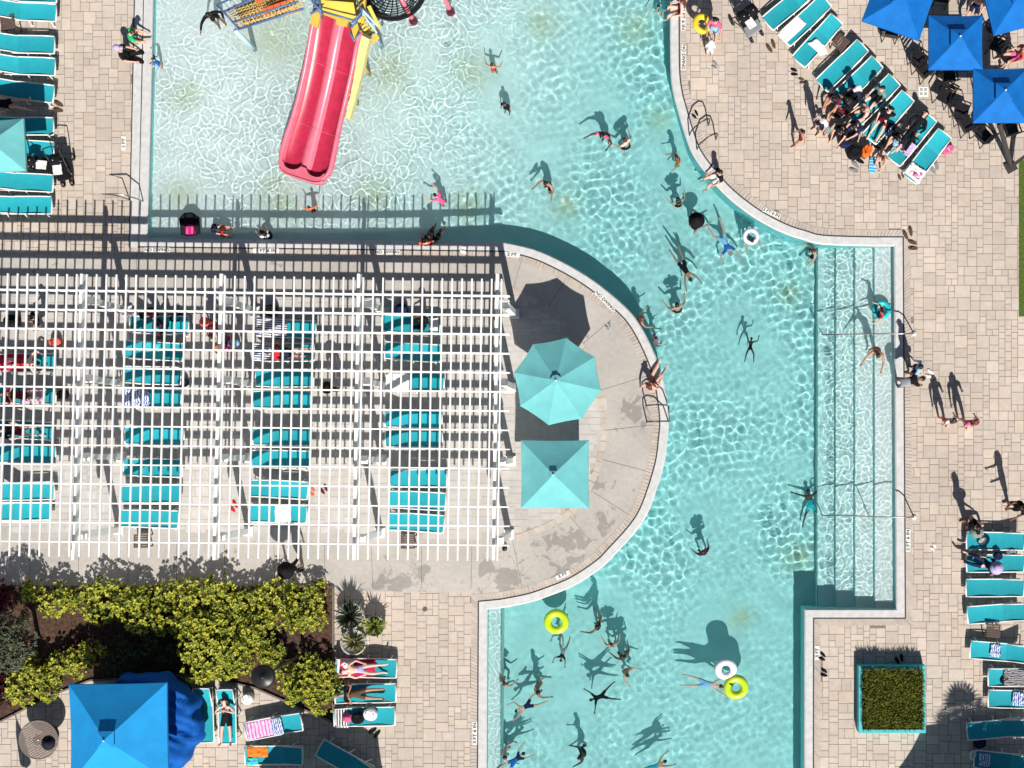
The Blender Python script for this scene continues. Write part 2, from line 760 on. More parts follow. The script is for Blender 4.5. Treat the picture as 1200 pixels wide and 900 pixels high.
def plaster_mat():
    m = bpy.data.materials.new('plaster_and_water_tint')
    m.use_nodes = True
    nt = m.node_tree
    L = nt.links.new
    b = nt.nodes['Principled BSDF']
    b.inputs['Roughness'].default_value = .85
    b.inputs['Specular IOR Level'].default_value = 0.0
    a = nt.nodes.new('ShaderNodeAttribute')
    a.attribute_name = 'tint'
    tc = nt.nodes.new('ShaderNodeTexCoord')
    nz = nt.nodes.new('ShaderNodeTexNoise')
    nz.inputs['Scale'].default_value = 1.3
    nz.inputs['Detail'].default_value = 6
    L(tc.outputs['Object'], nz.inputs['Vector'])
    mr = nt.nodes.new('ShaderNodeMapRange')
    mr.inputs[1].default_value = .3
    mr.inputs[2].default_value = .7
    mr.inputs[3].default_value = .93
    mr.inputs[4].default_value = 1.05
    L(nz.outputs[0], mr.inputs[0])
    mx = nt.nodes.new('ShaderNodeMix')
    mx.data_type = 'RGBA'
    mx.blend_type = 'MULTIPLY'
    mx.inputs[0].default_value = 1
    L(a.outputs['Color'], mx.inputs[6])
    L(mr.outputs[0], mx.inputs[7])
    L(mx.outputs[2], b.inputs['Base Color'])
    return m


M_plaster = plaster_mat()
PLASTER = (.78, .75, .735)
DEEP_WATER_TINT = (.375, .645, .635)  # turquoise painted into the plaster, standing in for deep water absorbing light


def plaster_depth_tint(d):
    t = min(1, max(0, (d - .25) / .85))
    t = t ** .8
    return tuple(a * (1 - t) + b * t for a, b in zip(PLASTER, DEEP_WATER_TINT))



def grid_np(x0, y0, x1, y1, step):
    nx = int((x1 - x0) / step) + 1
    ny = int((y1 - y0) / step) + 1
    X, Y = np.meshgrid(np.linspace(x0, x1, nx), np.linspace(y0, y1, ny))
    return X, Y, nx, ny


def grid_mesh(name, X, Y, Z, mask, m, smooth=True, tint=None):
    ny, nx = X.shape
    idx = np.arange(nx * ny).reshape(ny, nx)
    a, b, c, d = idx[:-1, :-1], idx[:-1, 1:], idx[1:, 1:], idx[1:, :-1]
    mk = mask[:-1, :-1] | mask[:-1, 1:] | mask[1:, 1:] | mask[1:, :-1]
    Fc = np.stack([a[mk], b[mk], c[mk], d[mk]], 1)
    used = np.unique(Fc)
    rm = np.full(nx * ny, -1)
    rm[used] = np.arange(len(used))
    Fc = rm[Fc]
    V = np.stack([X.ravel(), Y.ravel(), Z.ravel()], 1)[used].astype(np.float32)
    me = bpy.data.meshes.new(name)
    me.vertices.add(len(V))
    me.vertices.foreach_set('co', V.ravel())
    me.loops.add(Fc.size)
    me.loops.foreach_set('vertex_index', Fc.ravel().astype(np.int32))
    me.polygons.add(len(Fc))
    me.polygons.foreach_set('loop_start', np.arange(0, Fc.size, 4, dtype=np.int32))
    me.polygons.foreach_set('loop_total', np.full(len(Fc), 4, np.int32))
    me.polygons.foreach_set('use_smooth', np.full(len(Fc), smooth))
    me.update(calc_edges=True)
    me.validate()
    if tint is not None:
        at_ = me.attributes.new('tint', 'FLOAT_COLOR', 'POINT')
        T = tint.reshape(-1, 3)[used]
        at_.data.foreach_set('color', np.concatenate([T, np.ones((len(T), 1))], 1).astype(np.float32).ravel())
    me.materials.append(m)
    o = bpy.data.objects.new(name, me)
    COL.objects.link(o)
    return o


def receiver(o):
    o.cycles.is_caustics_receiver = True
    return o


bx = [p[0] for p in POOL]
by = [p[1] for p in POOL]
X, Y, nx, ny = grid_np(min(bx) - .2, min(by) - .2, max(bx) + .2, max(by) + .2, .11)
D = depth_np(X, Y)
PX, PY = px_of(X, Y)
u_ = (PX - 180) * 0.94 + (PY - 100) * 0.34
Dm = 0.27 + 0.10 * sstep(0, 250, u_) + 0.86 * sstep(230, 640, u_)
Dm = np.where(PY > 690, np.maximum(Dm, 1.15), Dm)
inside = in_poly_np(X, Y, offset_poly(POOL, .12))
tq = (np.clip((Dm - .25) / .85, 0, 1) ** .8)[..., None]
tint = np.array(PLASTER) * (1 - tq) + np.array(DEEP_WATER_TINT) * tq  # water's absorption painted in: plaster turns turquoise as the floor deepens
JETS = [(213, 110, 17), (635, 18, 20), (660, 236, 16), (550, 78, 22), (320, 228, 26), (432, 228, 22), (455, 78, 24), (742, 22, 20), (545, 235, 20), (320, 40, 34), (772, 130, 14), (208, 226, 18), (940, 655, 18), (930, 340, 14), (870, 110 + 620, 16)]
nzv = np.array([noise.noise(Vector((x * 1.9, y * 1.9, 3.1))) for x, y in zip(X.ravel(), Y.ravel())]).reshape(X.shape)
for jx, jy, r in JETS:
    q = np.exp(-(((PX - jx) ** 2 + (PY - jy) ** 2) / (r * r))) * (0.75 + .5 * nzv)
    w = np.clip(q * .62, 0, .6)[..., None]
    tint = tint * (1 - w) + np.array((.37, .38, .17)) * w
tint *= (1 + .08 * nzv[..., None])
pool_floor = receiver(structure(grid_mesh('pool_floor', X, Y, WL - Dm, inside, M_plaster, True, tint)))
# walls with a dark waterline tile band
mbw, mbt = MB(), MB()
n = len(POOL)
zb = -1.75
T0 = WL + .05
strip(mbw, POOL, POOL, zb, -.17)
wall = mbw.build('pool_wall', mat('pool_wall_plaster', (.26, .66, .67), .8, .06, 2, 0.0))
receiver(structure(wall))
IN_T = offset_poly(POOL, -.006)
strip(mbt, IN_T, IN_T, -.175, -.05)
receiver(structure(mbt.build('waterline_tiles', mat('waterline_tile', (.11, .27, .29), .35, .25, 8, .3))))
# wide steps
mb = MB()
mn = MB()
stx = [(961.7, 961), (982.6, 982), (1004.4, 1004.4), (1026.4, 1027), (1062, 1064)]
sd = [.76, .58, .41, .24]
STC = []
for k in range(4):
    (xt, xb), (xt2, xb2) = stx[k], stx[k + 1]
    z = WL - sd[k]
    zp = WL - (1.25 if k == 0 else sd[k - 1])
    STC += [sd[k]] * 8
    mb.quad((*xy(xt, 270), z), (*xy(xb, 730), z), (*xy(xb2, 730), z), (*xy(xt2, 270), z))
    mb.quad((*xy(xt, 270), zp), (*xy(xb, 730), zp), (*xy(xb, 730), z), (*xy(xt, 270), z))
    mn.quad((*xy(xt - .2, 270), z + .004), (*xy(xb - .2, 730), z + .004), (*xy(xb + .7, 730), z + .004), (*xy(xt + .7, 270), z + .004))
# bench along the lower left wall
STC += [.5] * 8
z = WL - .30
mb.quad((*xy(560, 690), z), (*xy(560, 1060), z), (*xy(585, 1060), z), (*xy(586.5, 690), z))
mb.quad((*xy(586.5, 690), z), (*xy(585, 1060), z), (*xy(585, 1060), z - 1.1), (*xy(586.5, 690), z - 1.1))
mn.quad((*xy(585.2, 690), z + .004), (*xy(583.8, 1060), z + .004), (*xy(585.2, 1060), z + .004), (*xy(586.8, 690), z + .004))
o = mb.build('pool_steps', M_plaster)
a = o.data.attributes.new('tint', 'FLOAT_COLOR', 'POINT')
a.data.foreach_set('color', np.array([(*plaster_depth_tint(c_), 1) for c_ in STC], np.float32).ravel())  # steps carry the same painted water tint, by depth
receiver(structure(o))
receiver(structure(mn.build('step_nosing', mat('nosing_tile', (.12, .33, .35), .4, .2, 8, 0.0))))
# jet fittings set in the floor
jet0 = None
for jx, jy, r in JETS[:10]:
    v = at(jx, jy, -.5)
    z = WL - float(0.27 + 0.10 * sstep(0, 250, (jx - 180) * .94 + (jy - 100) * .34) + .86 * sstep(230, 640, (jx - 180) * .94 + (jy - 100) * .34))
    v = at(jx, jy, z)
    if jet0 is None:
        jet0 = MB().lathe((0, 0, 0), [(.09, 0), (.09, .015), (.05, .03), (.03, .02)], 14).build('floor_jet', mat('jet_white', (.8, .8, .76), .4, .05))
        receiver(jet0)
        j = jet0
    else:
        j = jet0.copy()
        COL.objects.link(j)
    j.location = v
    tag(j, 'round white floor jet ringed by an olive stain under shallow pool water', 'pool jet', 'floor jets in the shallow pool')

# ---------------------------------------------------------------- water surface


def water_mat():
    m = bpy.data.materials.new('pool_water')
    m.use_nodes = True
    nt = m.node_tree
    b = nt.nodes['Principled BSDF']
    b.inputs['Base Color'].default_value = (.78, .975, 1, 1)
    b.inputs['Roughness'].default_value = 0
    b.inputs['IOR'].default_value = 1.33
    b.inputs['Transmission Weight'].default_value = 1
    return m


CALM = [(240,8),(576,76),(591,121),(709,152),(733,163),(794,184),(640,213),(515,232),(362,243),(304,270),(500,275),(245,264),(795,235),(815,260),(848,282),(879,275),(801,313),(955,293),(794,359),(751,374),(768,397),(879,408),(949,592),(825,648),(1035,366),(1033,407),(772,6),(179,69),(700,735),(717,757),(730,771),(734,791),(660,762),(706,815),(590,803),(629,812),(619,826),(590,888),(602,892),(681,888),(766,899),(826,801),(850,785),(652,728),(500,90),(300,60),(330,90),(900,440)]


def waves(X, Y):
    rs = np.random.RandomState(4)
    PX, PY = px_of(X, Y)
    Z = np.zeros_like(X)
    # slow envelopes: calm and lively patches
    env = np.zeros_like(X)
    for _ in range(10):
        k = 2 * PI / rs.uniform(3.0, 8.0)
        t = rs.uniform(0, 2 * PI)
        env += np.sin(k * (X * math.cos(t) + Y * math.sin(t)) + rs.uniform(0, 6.3))
    env = 1 + .20 * np.clip(env, -3, 3)
    env = np.clip(env, .35, 1.7)
    D = depth_np(X, Y)
    shallow = sstep(.75, .3, D)

    def band(l0, l1, n, rms):
        Q = np.zeros_like(X)
        for _ in range(n):
            l = math.exp(rs.uniform(math.log(l0), math.log(l1)))
            k = 2 * PI / l
            t = rs.uniform(0, 2 * PI)
            q = np.sin(k * (X * math.cos(t) + Y * math.sin(t)) + rs.uniform(0, 6.3))
            Q += q * l
        return Q * (rms / np.sqrt(np.mean(Q ** 2)))
    big = band(.8, 1.5, 26, 1.0)
    mid = band(.25, .46, 48, 1.0)
    web = band(.42, .80, 40, 1.0)
    fine = band(.17, .30, 40, 1.0)
    bench = sstep(960, 985, PX) * (PY < 714) * (PY > 280) + ((PX < 588) & (PY > 712))
    env = np.clip(env, .45, 1.3)
    env = env * (1 - .55 * sstep(690, 740, PY))
    for jx, jy in CALM:
        q = ((PX - jx + 4) ** 2 + ((PY - jy + 15) * .8) ** 2) / 27.0 ** 2
        env = env * (1 - .86 * np.exp(-q))
    Z = big * .0030 * (1 - .5 * shallow) * (.4 + .6 * env) + mid * (.0017 * (1 - shallow) + .0004 * shallow) * env
    Z = Z + web * (.0010 + .0016 * shallow) * env + fine * (.00045 + .0002 * shallow) * env

    def ridges(l0, l1, n, sig, off=0.0):
        g = band(l0, l1, n, 1.0) + off
        step = X[0, 1] - X[0, 0]
        gy, gx = np.gradient(g, step)
        d = np.abs(g) / np.sqrt(gx * gx + gy * gy + 1e-3)
        return np.exp(-(d / sig) ** 2)
    rd = ridges(.62, 1.2, 26, .052) * .0046 + ridges(.5, .95, 26, .046) * .0044 + ridges(.42, .8, 30, .048, .3) * .0042
    rb = ridges(.32, .6, 30, .045) * .0050 + ridges(.30, .5, 30, .045, .2) * .0045
    for jx, jy in CALM[:43]:
        r = np.sqrt((PX - jx) ** 2 + (PY - jy) ** 2) * PXM
        Z = Z + .0008 * np.sin(2 * PI * r / .30 + jx) * np.exp(-r / .45) * (r > .1)
    Z = Z + rd * (.12 + .88 * shallow) * (1 - .6 * bench) * np.clip(env * 1.25, 0, 1.2) + rb * bench * .6
    return Z


X, Y, nx, ny = grid_np(min(bx) - .1, xy(0, 960)[1], max(bx) + .1, xy(0, -60)[1], .030)
inside = in_poly_np(X, Y, offset_poly(POOL, .03))
water = grid_mesh('water', X, Y, WL + waves(X, Y), inside, water_mat(), True)
structure(water)
water.cycles.is_caustics_caster = True

# lawn at the right edge
M_grass = mat('grass_green', (.075, .12, .022), .8, .35, 14, .15, .6, 160)
structure(fill_poly('lawn', LAWN, [], .006, M_grass))
# planting bed and its kerb
M_mulch = mat('mulch_brown', (.085, .05, .036), .95, .5, 9, .1, 1.0, 70)
structure(fill_poly('mulch_bed', BED, [], .008, M_mulch))
mb = MB()
ed = BED[:]
for i in range(1, 8):
    a, b = ed[i - 1], ed[i]
    mb.bar((*a, .03), (*b, .03), .06, .10)
structure(mb.build('bed_kerb', mat('kerb_dark', (.16, .14, .12), .9, .2)))
# ================================================================= PERGOLA
ORD = ['first', 'second', 'third', 'fourth', 'fifth', 'sixth', 'seventh', 'eighth', 'ninth', 'tenth', 'eleventh', 'twelfth']


def lerp2(a, b, t):
    return (a[0] + (b[0] - a[0]) * t, a[1] + (b[1] - a[1]) * t)


def build_pergola():
    root = empty('pergola', at(300, 500, 0), 0, 1, 'large white slatted pergola covering four rows of teal loungers', 'pergola')
    inv = root.matrix_basis.inverted() if False else Matrix.Translation(-at(300, 500, 0))

    def P(px, py, z):
        return inv @ at(px, py, z)
    zt = 2.92
    # slats across the top
    TL, TR, BL, BR = (9.5, 320.5), (588, 327), (-.5, 651.5), (583, 657.5)
    for k in range(-5, 51):
        t = k / 50.0
        a, b = lerp2(TL, TR, t), lerp2(BL, BR, t)
        MB().bar(P(*a, zt), P(*b, zt), .047, .05).build('slat', M_white, root)
    # rails under the slats
    for k in range(14):
        t = k / 13
        yl = 339.6 + (634 - 339.6) * t
        yr = 347.3 + (639 - 347.3) * t
        zc = 2.782
        s = (yr - yl) / 597
        MB().bar(P(-60, yl - 60 * s, zc), P(597.5, yr, zc), .042, .225).build('rail', M_white, root)
    # twin beams
    for xt, xb in ((98.5, 88.5), (262, 253.5), (422.5, 417), (584.5, 580)):
        for dx in (-1.2,):
            MB().bar(P(xt + dx, 321.5, 2.585), P(xb + dx, 656, 2.585), .095, .235).build('beam', M_white, root)
    # posts on plinths
    for i in range(4):
        for j in range(4):
            xg = (150, 300, 452, 603)[i] + ((140.5, 292, 446, 597)[i] - (150, 300, 452, 603)[i]) * j / 3
            yg = (364, 365, 366.5, 368)[i] + ((620.5, 622, 624, 626)[i] - (364, 365, 366.5, 368)[i]) * j / 3
            b = P(xg, yg, 0)
            pm = MB()
            pm.box(b.x, b.y, 1.24, .19, .19, 2.44)
            po = pm.build('post', M_white, root)
            q = MB()
            q.box(b.x, b.y, .06, .34, .34, .10)
            q.box(b.x, b.y, .13, .27, .27, .05)
            q.build('post_base', M_white, po)
            q = MB()
            q.box(b.x, b.y, 2.40, .27, .27, .06)
            q.build('post_cap', M_white, po)
    return root


build_pergola()

# ================================================================= LOUNGERS
M_teal = mat('teal_sling', (.018, .33, .40), .75, .07, 5, .2, .15, 120)
_nt = M_teal.node_tree
_oi = _nt.nodes.new('ShaderNodeObjectInfo')
_mr = _nt.nodes.new('ShaderNodeMapRange')
_mr.inputs[3].default_value = .84
_mr.inputs[4].default_value = 1.12
_nt.links.new(_oi.outputs['Random'], _mr.inputs[0])
_mm = _nt.nodes.new('ShaderNodeMix')
_mm.data_type = 'RGBA'
_mm.blend_type = 'MULTIPLY'
_mm.inputs[0].default_value = 1
_bc = _nt.nodes['Principled BSDF'].inputs['Base Color']
_nt.links.new(_bc.links[0].from_socket, _mm.inputs[6])
_nt.links.new(_mr.outputs[0], _mm.inputs[7])
_nt.links.new(_mm.outputs[2], _bc)
M_frame = mat('lounger_frame_white', (.74, .73, .70), .45, .05, 6, .4)
M_black = mat('black_metal', (.015, .014, .016), .4, .2, 8, .4)
M_brown = mat('brown_slat_wood', (.105, .072, .06), .7, .2, 10, .2)
LB = .27      # where the backrest hinges


def prof(x, ang):
    """height of the sling at x along the lounger (head at +x)"""
    if x < LB:
        t = (x + .97) / (LB + .97)
        return .335 - .035 * math.sin(PI * t) - .03 * max(0, (-.75 - x) / .22)
    return .335 + (x - LB) * math.tan(ang) - .02 * math.sin(PI * min(1, (x - LB) / .66))


def make_lounger(ang):
    root = empty('sun_lounger')
    xe = LB + .70 * math.cos(ang)
    ze = .335 + .70 * math.sin(ang)
    f = MB()
    for s in (-1, 1):
        f.tube([(-.97, s * .30, .30), (-.6, s * .305, .335), (0, s * .305, .33), (LB + .06, s * .305, .33), (.90, s * .30, .27)], .022, 7)
    f.tube([(-.97, -.30, .30), (-.985, 0, .295), (-.97, .30, .30)], .022, 7)
    f.tube([(.90, -.30, .27), (.91, 0, .27), (.90, .30, .27)], .02, 7)
    f.tube([(LB, -.30, .285), (LB, .30, .285)], .014, 6)
    f.build('frame', M_frame, root, True)
    for x, sp in ((-.72, -.05), (.02, 0), (.62, .05)):
        for s in (-1, 1):
            MB().tube([(x - .07, s * .305, .33), (x + sp, s * .36, .012)], .022, 6, .018).add(
                [(x + sp - .05, s * .335, .0), (x + sp + .05, s * .335, .0), (x + sp + .05, s * .385, .0), (x + sp - .05, s * .385, .0),
                 (x + sp - .03, s * .345, .03), (x + sp + .03, s * .345, .03), (x + sp + .03, s * .375, .03), (x + sp - .03, s * .375, .03)],
                [(3, 2, 1, 0), (4, 5, 6, 7), (0, 1, 5, 4), (1, 2, 6, 5), (2, 3, 7, 6), (3, 0, 4, 7)]).build('leg', M_frame, root)

    def sling(x0, x1, nx):
        m = MB()
        ny = 6
        for i in range(nx + 1):
            x = x0 + (x1 - x0) * i / nx
            for j in range(ny + 1):
                v = -1 + 2 * j / ny
                w = .283
                if x < -.9:
                    w -= .05 * ((-.9 - x) / .07) ** 2
                if x > xe - .07:
                    w -= .05 * ((x - xe + .07) / .07) ** 2
                m.v.append((x, v * w, prof(x, ang) - .018 * (1 - v * v)))
        for i in range(nx):
            for j in range(ny):
                a = i * (ny + 1) + j
                m.f.append((a, a + ny + 1, a + ny + 2, a + 1))
                m.mi.append(0)
        return m
    sling(-.965, LB, 14).build('seat_sling', M_teal, root, True)
    b = MB()
    for s in (-1, 1):
        b.tube([(LB, s * .29, .335), (xe, s * .285, ze)], .02, 7)
    b.tube([(xe, -.285, ze), (xe + .012, 0, ze + .004), (xe, .285, ze)], .02, 7)
    if ang > .3:
        for s in (-1, 1):
            b.tube([(LB + .42 * math.cos(ang), s * .27, .335 + .42 * math.sin(ang)), (LB + .46, s * .29, .30)], .012, 6)
    bo = b.build('backrest', M_frame, root, True)
    sling(LB + .001, xe, 9).build('back_sling', M_teal, bo, True)
    return root


PROTO = {}
JR = random.Random(17)
LOUNGERS = []


def lounger(px, py, ang_img, back=12, label='', group='', scale=1.0):
    """px,py = centre of the sling in the photo; ang_img = direction of the head, degrees anticlockwise from right"""
    if back not in PROTO:
        o = make_lounger(R(back))
        PROTO[back] = o
    else:
        o = copy_tree(PROTO[back])
    ang_img += JR.uniform(-1.6, 1.6)
    o.location = at(px + JR.uniform(-1, 1), py + JR.uniform(-.5, .5), .36)
    o.location.z = .012
    o.rotation_euler = (0, 0, R(ang_img))
    o.scale = (scale,) * 3
    tag(o, label, 'sun lounger', group)
    LOUNGERS.append((o.location.copy(), R(ang_img), back))
    return o


GL = 'sun loungers along the left bank'
for i, (y, b) in enumerate(((-9, 24), (13, 24), (52, 24), (77, 24), (106, 18), (147, 12), (174, 12), (213, 18), (240, 12))):
    lounger(32 - i * .6, y, 180 - (6 if i == 4 else 1.5), b, 'teal lounger in the column on the left bank, %s from the top' % ORD[i], GL)
GR = 'sun loungers in the slanting row'
for i, (fx, fy, a, b) in enumerate(((900, 26, 38, 12), (920, 46, 44, 12), (937, 70, 46, 12), (963, 99, 43, 12), (982, 118, 44, 18), (1001, 140, 45, 18), (1019, 161, 47, 18), (1047, 187, 50, 24), (1068, 208, 53, 12))):
    lounger(fx + 31.5 * math.cos(R(a)), fy - 31.5 * math.sin(R(a)), a, b, 'teal lounger in the slanting row by the blue umbrellas, %s from the top' % ORD[i], GR)
GB = 'sun loungers along the right edge'
for i, (x, y, a) in enumerate(((1166, 634, 0), (1167, 660, 0), (1166, 689, -1), (1167, 719, 3), (1170, 764, -3), (1192, 794, 0), (1192, 820, -2), (1166, 855, 4), (1175, 893, -6))):
    lounger(x, y, a, (12, 8, 12, 18, 24, 12, 8, 18, 12)[i], 'teal lounger in the column at the right edge, %s from the top' % ORD[i], GB)
GP = 'sun loungers under the pergola'
COLS = [((30, 425), (32, 463), (29, 504), (31, 532), (29, 576), (27, 599)),
        ((187, 381), (182, 411), (178, 440), (179, 466), (182, 511), (180, 548), (177, 579), (176, 608)),
        ((336, 385), (334, 413), (333, 443), (331, 468), (331, 512), (329, 538), (327, 573), (326, 602)),
        ((482, 380), (484, 412), (487, 447), (485, 491), (486, 514), (490, 560), (488, 586), (487, 612))]
rg = random.Random(2)
for c, col in enumerate(COLS):
    for i, (x, y) in enumerate(col):
        lounger(x, y, 180 + rg.uniform(-2.5, .5), (24, 30, 18, 36, 24)[(i * 2 + c * 3) % 5], 'teal lounger in the %s column from the left under the pergola, %s from the top' % (ORD[c], ORD[i]), GP)
GF = 'sun loungers in the bottom corner'
lounger(239, 837, 93, 18, 'empty teal lounger standing right of the big blue umbrella', GF, 1.0)
lounger(266, 839, 90, 18, 'teal lounger carrying a sunbather in a black swimsuit', GF, 1.0)
lounger(322, 851, 11, 12, 'shaded teal lounger with a pink towel, below the leafy shrubs', GF, 1.06)
lounger(322, 885, 1, 12, 'shaded teal lounger with an orange towel', GF, 1.06)
lounger(404, 893, -30, 12, 'shaded teal lounger set askew at the bottom edge', GF, 1.06)
lounger(429, 783, 180, 12, 'teal lounger just below the potted plants, with a red and white towel', GF, 1.06)
lounger(428, 813, 180, 12, 'teal lounger between the red towel and the striped towel loungers', GF, 1.06)
lounger(428, 840, 180, 12, 'teal lounger with a striped towel, lowest of three beside the shrubs', GF, 1.06)

# ================================================================= TABLES, CHAIRS
ST_G = 'small slatted side tables'
stab = None


def side_table(px, py, rot, label):
    global stab
    if stab is None:
        stab = empty('side_table')
        m = MB()
        for k in range(6):
            m.box(0, -.2 + .08 * k, .43, .48, .065, .025)
        m.box(-.22, 0, .405, .03, .46, .025)
        m.box(.22, 0, .405, .03, .46, .025)
        m.build('tabletop', M_brown, stab)
        for sx in (-1, 1):
            for sy in (-1, 1):
                MB().bar((sx * .2, sy * .19, .40), (sx * .215, sy * .2, 0), .035).build('leg', M_brown, stab)
        o = stab
    else:
        o = copy_tree(stab)
    o.location = at(px, py, .43)
    o.location.z = .012
    o.rotation_euler = (0, 0, R(rot))
    tag(o, label, 'side table', ST_G)
    return o


side_table(985, 50, 50, 'brown slatted side table between loungers of the slanting row')
side_table(9, 26, 10, 'brown slatted side table between loungers on the left bank')
side_table(1164, 739, -4, 'brown slatted side table between loungers at the right edge')
side_table(165, 634, 0, 'brown slatted side table at the foot of the second pergola column')
side_table(478, 635, 0, 'brown slatted side table at the foot of the fourth pergola column')

M_tabl = mat('table_slat_taupe', (.19, .155, .135), .7, .12, 7, .2)
t = empty('round_table', at(45, 867, .75), 0, 1, 'round slatted taupe table in the bottom left corner', 'table')
t.location.z = 0
m = MB()
rt = .655
for k in range(-8, 9):
    y = k * .077
    if abs(y) < rt - .02:
        L = 2 * math.sqrt(rt * rt - y * y)
        m.box(0, y, .745, L, .062, .025)
top = m.build('tabletop', M_tabl, t)
top.rotation_euler = (0, 0, R(28))
MB().torus((0, 0, .74), rt, .028, 40, 8).build('table_rim', M_tabl, t, True)
MB().lathe((0, 0, 0), [(.3, 0), (.3, .03), (.05, .06), (.045, .72), (.2, .73)], 16).build('pedestal', M_black, t, True)
MB().lathe((0, 0, 0), [(.022, .76), (.03, .775), (.001, .78)], 10).build('umbrella_socket', M_white, t, True)
hb = MB().lathe((0, 0, 0), [(.23, 0), (.24, .02), (.12, .04), (.11, .12), (.06, .16), (.001, .165)], 22).build('sun_hat', mat('navy_cloth', (.008, .008, .018), .85, .2), None, True)
hb.location = at(57, 871, .77)
hb.location.z = .772
tag(hb, 'black wide-brimmed hat lying on the round slatted table', 'hat')

chair0 = None
CH_G = 'black dining chairs around the blue umbrellas'


def chair(px, py, rot, lab):
    global chair0
    if chair0 is None:
        chair0 = empty('dining_chair')
        m = MB().box(0, 0, .44, .46, .46, .03)
        m.build('seat', M_black, chair0)
        m = MB()
        m.bar((-.22, -.22, .44), (-.23, -.33, .92), .03)
        m.bar((.22, -.22, .44), (.23, -.33, .92), .03)
        for z in (.55, .66, .77, .89):
            m.bar((-.22, -.22 - (z - .44) * .23, z), (.22, -.22 - (z - .44) * .23, z), .03, .06)
        m.build('backrest', M_black, chair0)
        for sx in (-1, 1):
            for sy in (-1, 1):
                MB().bar((sx * .21, sy * .21, .43), (sx * .23, sy * .25, 0), .03).build('leg', M_black, chair0)
            MB().bar((sx * .24, -.25, .64), (sx * .24, .2, .63), .035).bar((sx * .24, .2, .63), (sx * .23, .21, .43), .025).build('armrest', M_black, chair0)
        o = chair0
    else:
        o = copy_tree(chair0)
    o.location = at(px, py, .5)
    o.location.z = 0
    o.rotation_euler = (0, 0, R(rot))
    tag(o, lab, 'chair', CH_G)
    return o


M_blue = mat('umbrella_blue', (.003, .125, .43), .75, .12, 3, .2, .35, 6)
M_blue2 = mat('umbrella_bright_blue', (.012, .27, .62), .75, .07, 3, .2, .25, 9)
M_aqua = mat('umbrella_aqua', (.145, .445, .46), .8, .08, 2.2, .15, .35, 5)
M_pole = mat('pole_dark', (.05, .045, .045), .5, .1)
M_alu = mat('pole_white', (.6, .6, .58), .4, .05, 4, .4)


def umbrella(px, py, half, n, rot, m, label, zed=2.25, rise=.42, vent=.27, pole=None, cat='umbrella', group=None, name='patio_umbrella', base=True):
    c = at(px, py, zed + rise * .4)
    root = empty(name, (c.x, c.y, 0), R(rot), 1, label, cat, group)
    Rr = half / math.cos(PI / n) if n == 4 else half
    cm = MB()
    NS = 5     # rings
    per = 4
    rings = []
    for r in range(NS + 1):
        t = .09 + (1 - .09) * r / NS
        ring = []
        for k in range(n):
            a0, a1 = 2 * PI * (k + .5) / n, 2 * PI * (k + 1.5) / n
            p0 = Vector((math.cos(a0), math.sin(a0))) * Rr * t
            p1 = Vector((math.cos(a1), math.sin(a1))) * Rr * t
            for q in range(per):
                u = q / per
                p = p0.lerp(p1, u)
                dip = .035 * math.sin(PI * u) * t
                inw = 1 - .018 * math.sin(PI * u) * t
                ring.append((p.x * inw, p.y * inw, zed + rise * (1 - t) ** 1.0 * (1.0) - dip - .03 * math.sin(PI * t)))
        rings.append(ring)
    base_i = []
    for ring in rings:
        base_i.append(len(cm.v))
        cm.v += ring
    M = n * per
    for r in range(NS):
        for k in range(M):
            k2 = (k + 1) % M
            cm.f.append((base_i[r] + k, base_i[r + 1] + k, base_i[r + 1] + k2, base_i[r] + k2))
            cm.mi.append(0)
    # hanging hem
    o_ = len(cm.v)
    cm.v += [(x * 1.004, y * 1.004, z - .075) for x, y, z in rings[-1]]
    for k in range(M):
        k2 = (k + 1) % M
        cm.f.append((base_i[-1] + k, o_ + k, o_ + k2, base_i[-1] + k2))
        cm.mi.append(0)
    can = cm.build('canopy', m, root)
    smooth_angle(can, 14)
    # vent cap
    vm = MB()
    v0 = []
    for t in (0, 1):
        for k in range(n):
            a0 = 2 * PI * (k + .5) / n
            rr = Rr * vent * t + .012
            v0.append((math.cos(a0) * rr, math.sin(a0) * rr, zed + rise * (1.06 - .9 * vent * t) + .015))
    fs = [(k, n + k, n + (k + 1) % n, (k + 1) % n) for k in range(n)]
    vm.add(v0, fs)
    vo = vm.build('vent_cap', m, can)
    MB().ball((0, 0, zed + rise * 1.06 + .03), .035, 10, 6).build('finial', M_alu, root, True)
    for k in range(n):
        a0 = 2 * PI * (k + .5) / n
        MB().bar((0, 0, zed + rise - .06), (math.cos(a0) * Rr * .97, math.sin(a0) * Rr * .97, zed - .05), .022, .03).build('rib', M_pole, root)
    if pole is None:
        MB().tube([(0, 0, .0), (0, 0, zed + rise)], .024, 10).build('pole', M_pole, root, True)
        if base:
            MB().lathe((0, 0, 0), [(.27, 0), (.27, .05), (.2, .08), (.05, .10), (.04, .3)], 20).build('base', M_pole, root, True)
    else:
        # side-post (cantilever) model
        d = Vector(pole)
        d.rotate(Matrix.Rotation(-R(rot), 3, 'Z'))
        MB().bar((d.x, d.y, 0), (d.x, d.y, zed + .25), .085).build('pole', M_pole, root)
        MB().bar((d.x, d.y, zed + .2), (0, 0, zed + rise + .06), .05, .07).build('arm', M_pole, root)
        MB().box(d.x, d.y, .04, .7, .7, .08, 0, .95).build('base', M_pole, root)
    return root


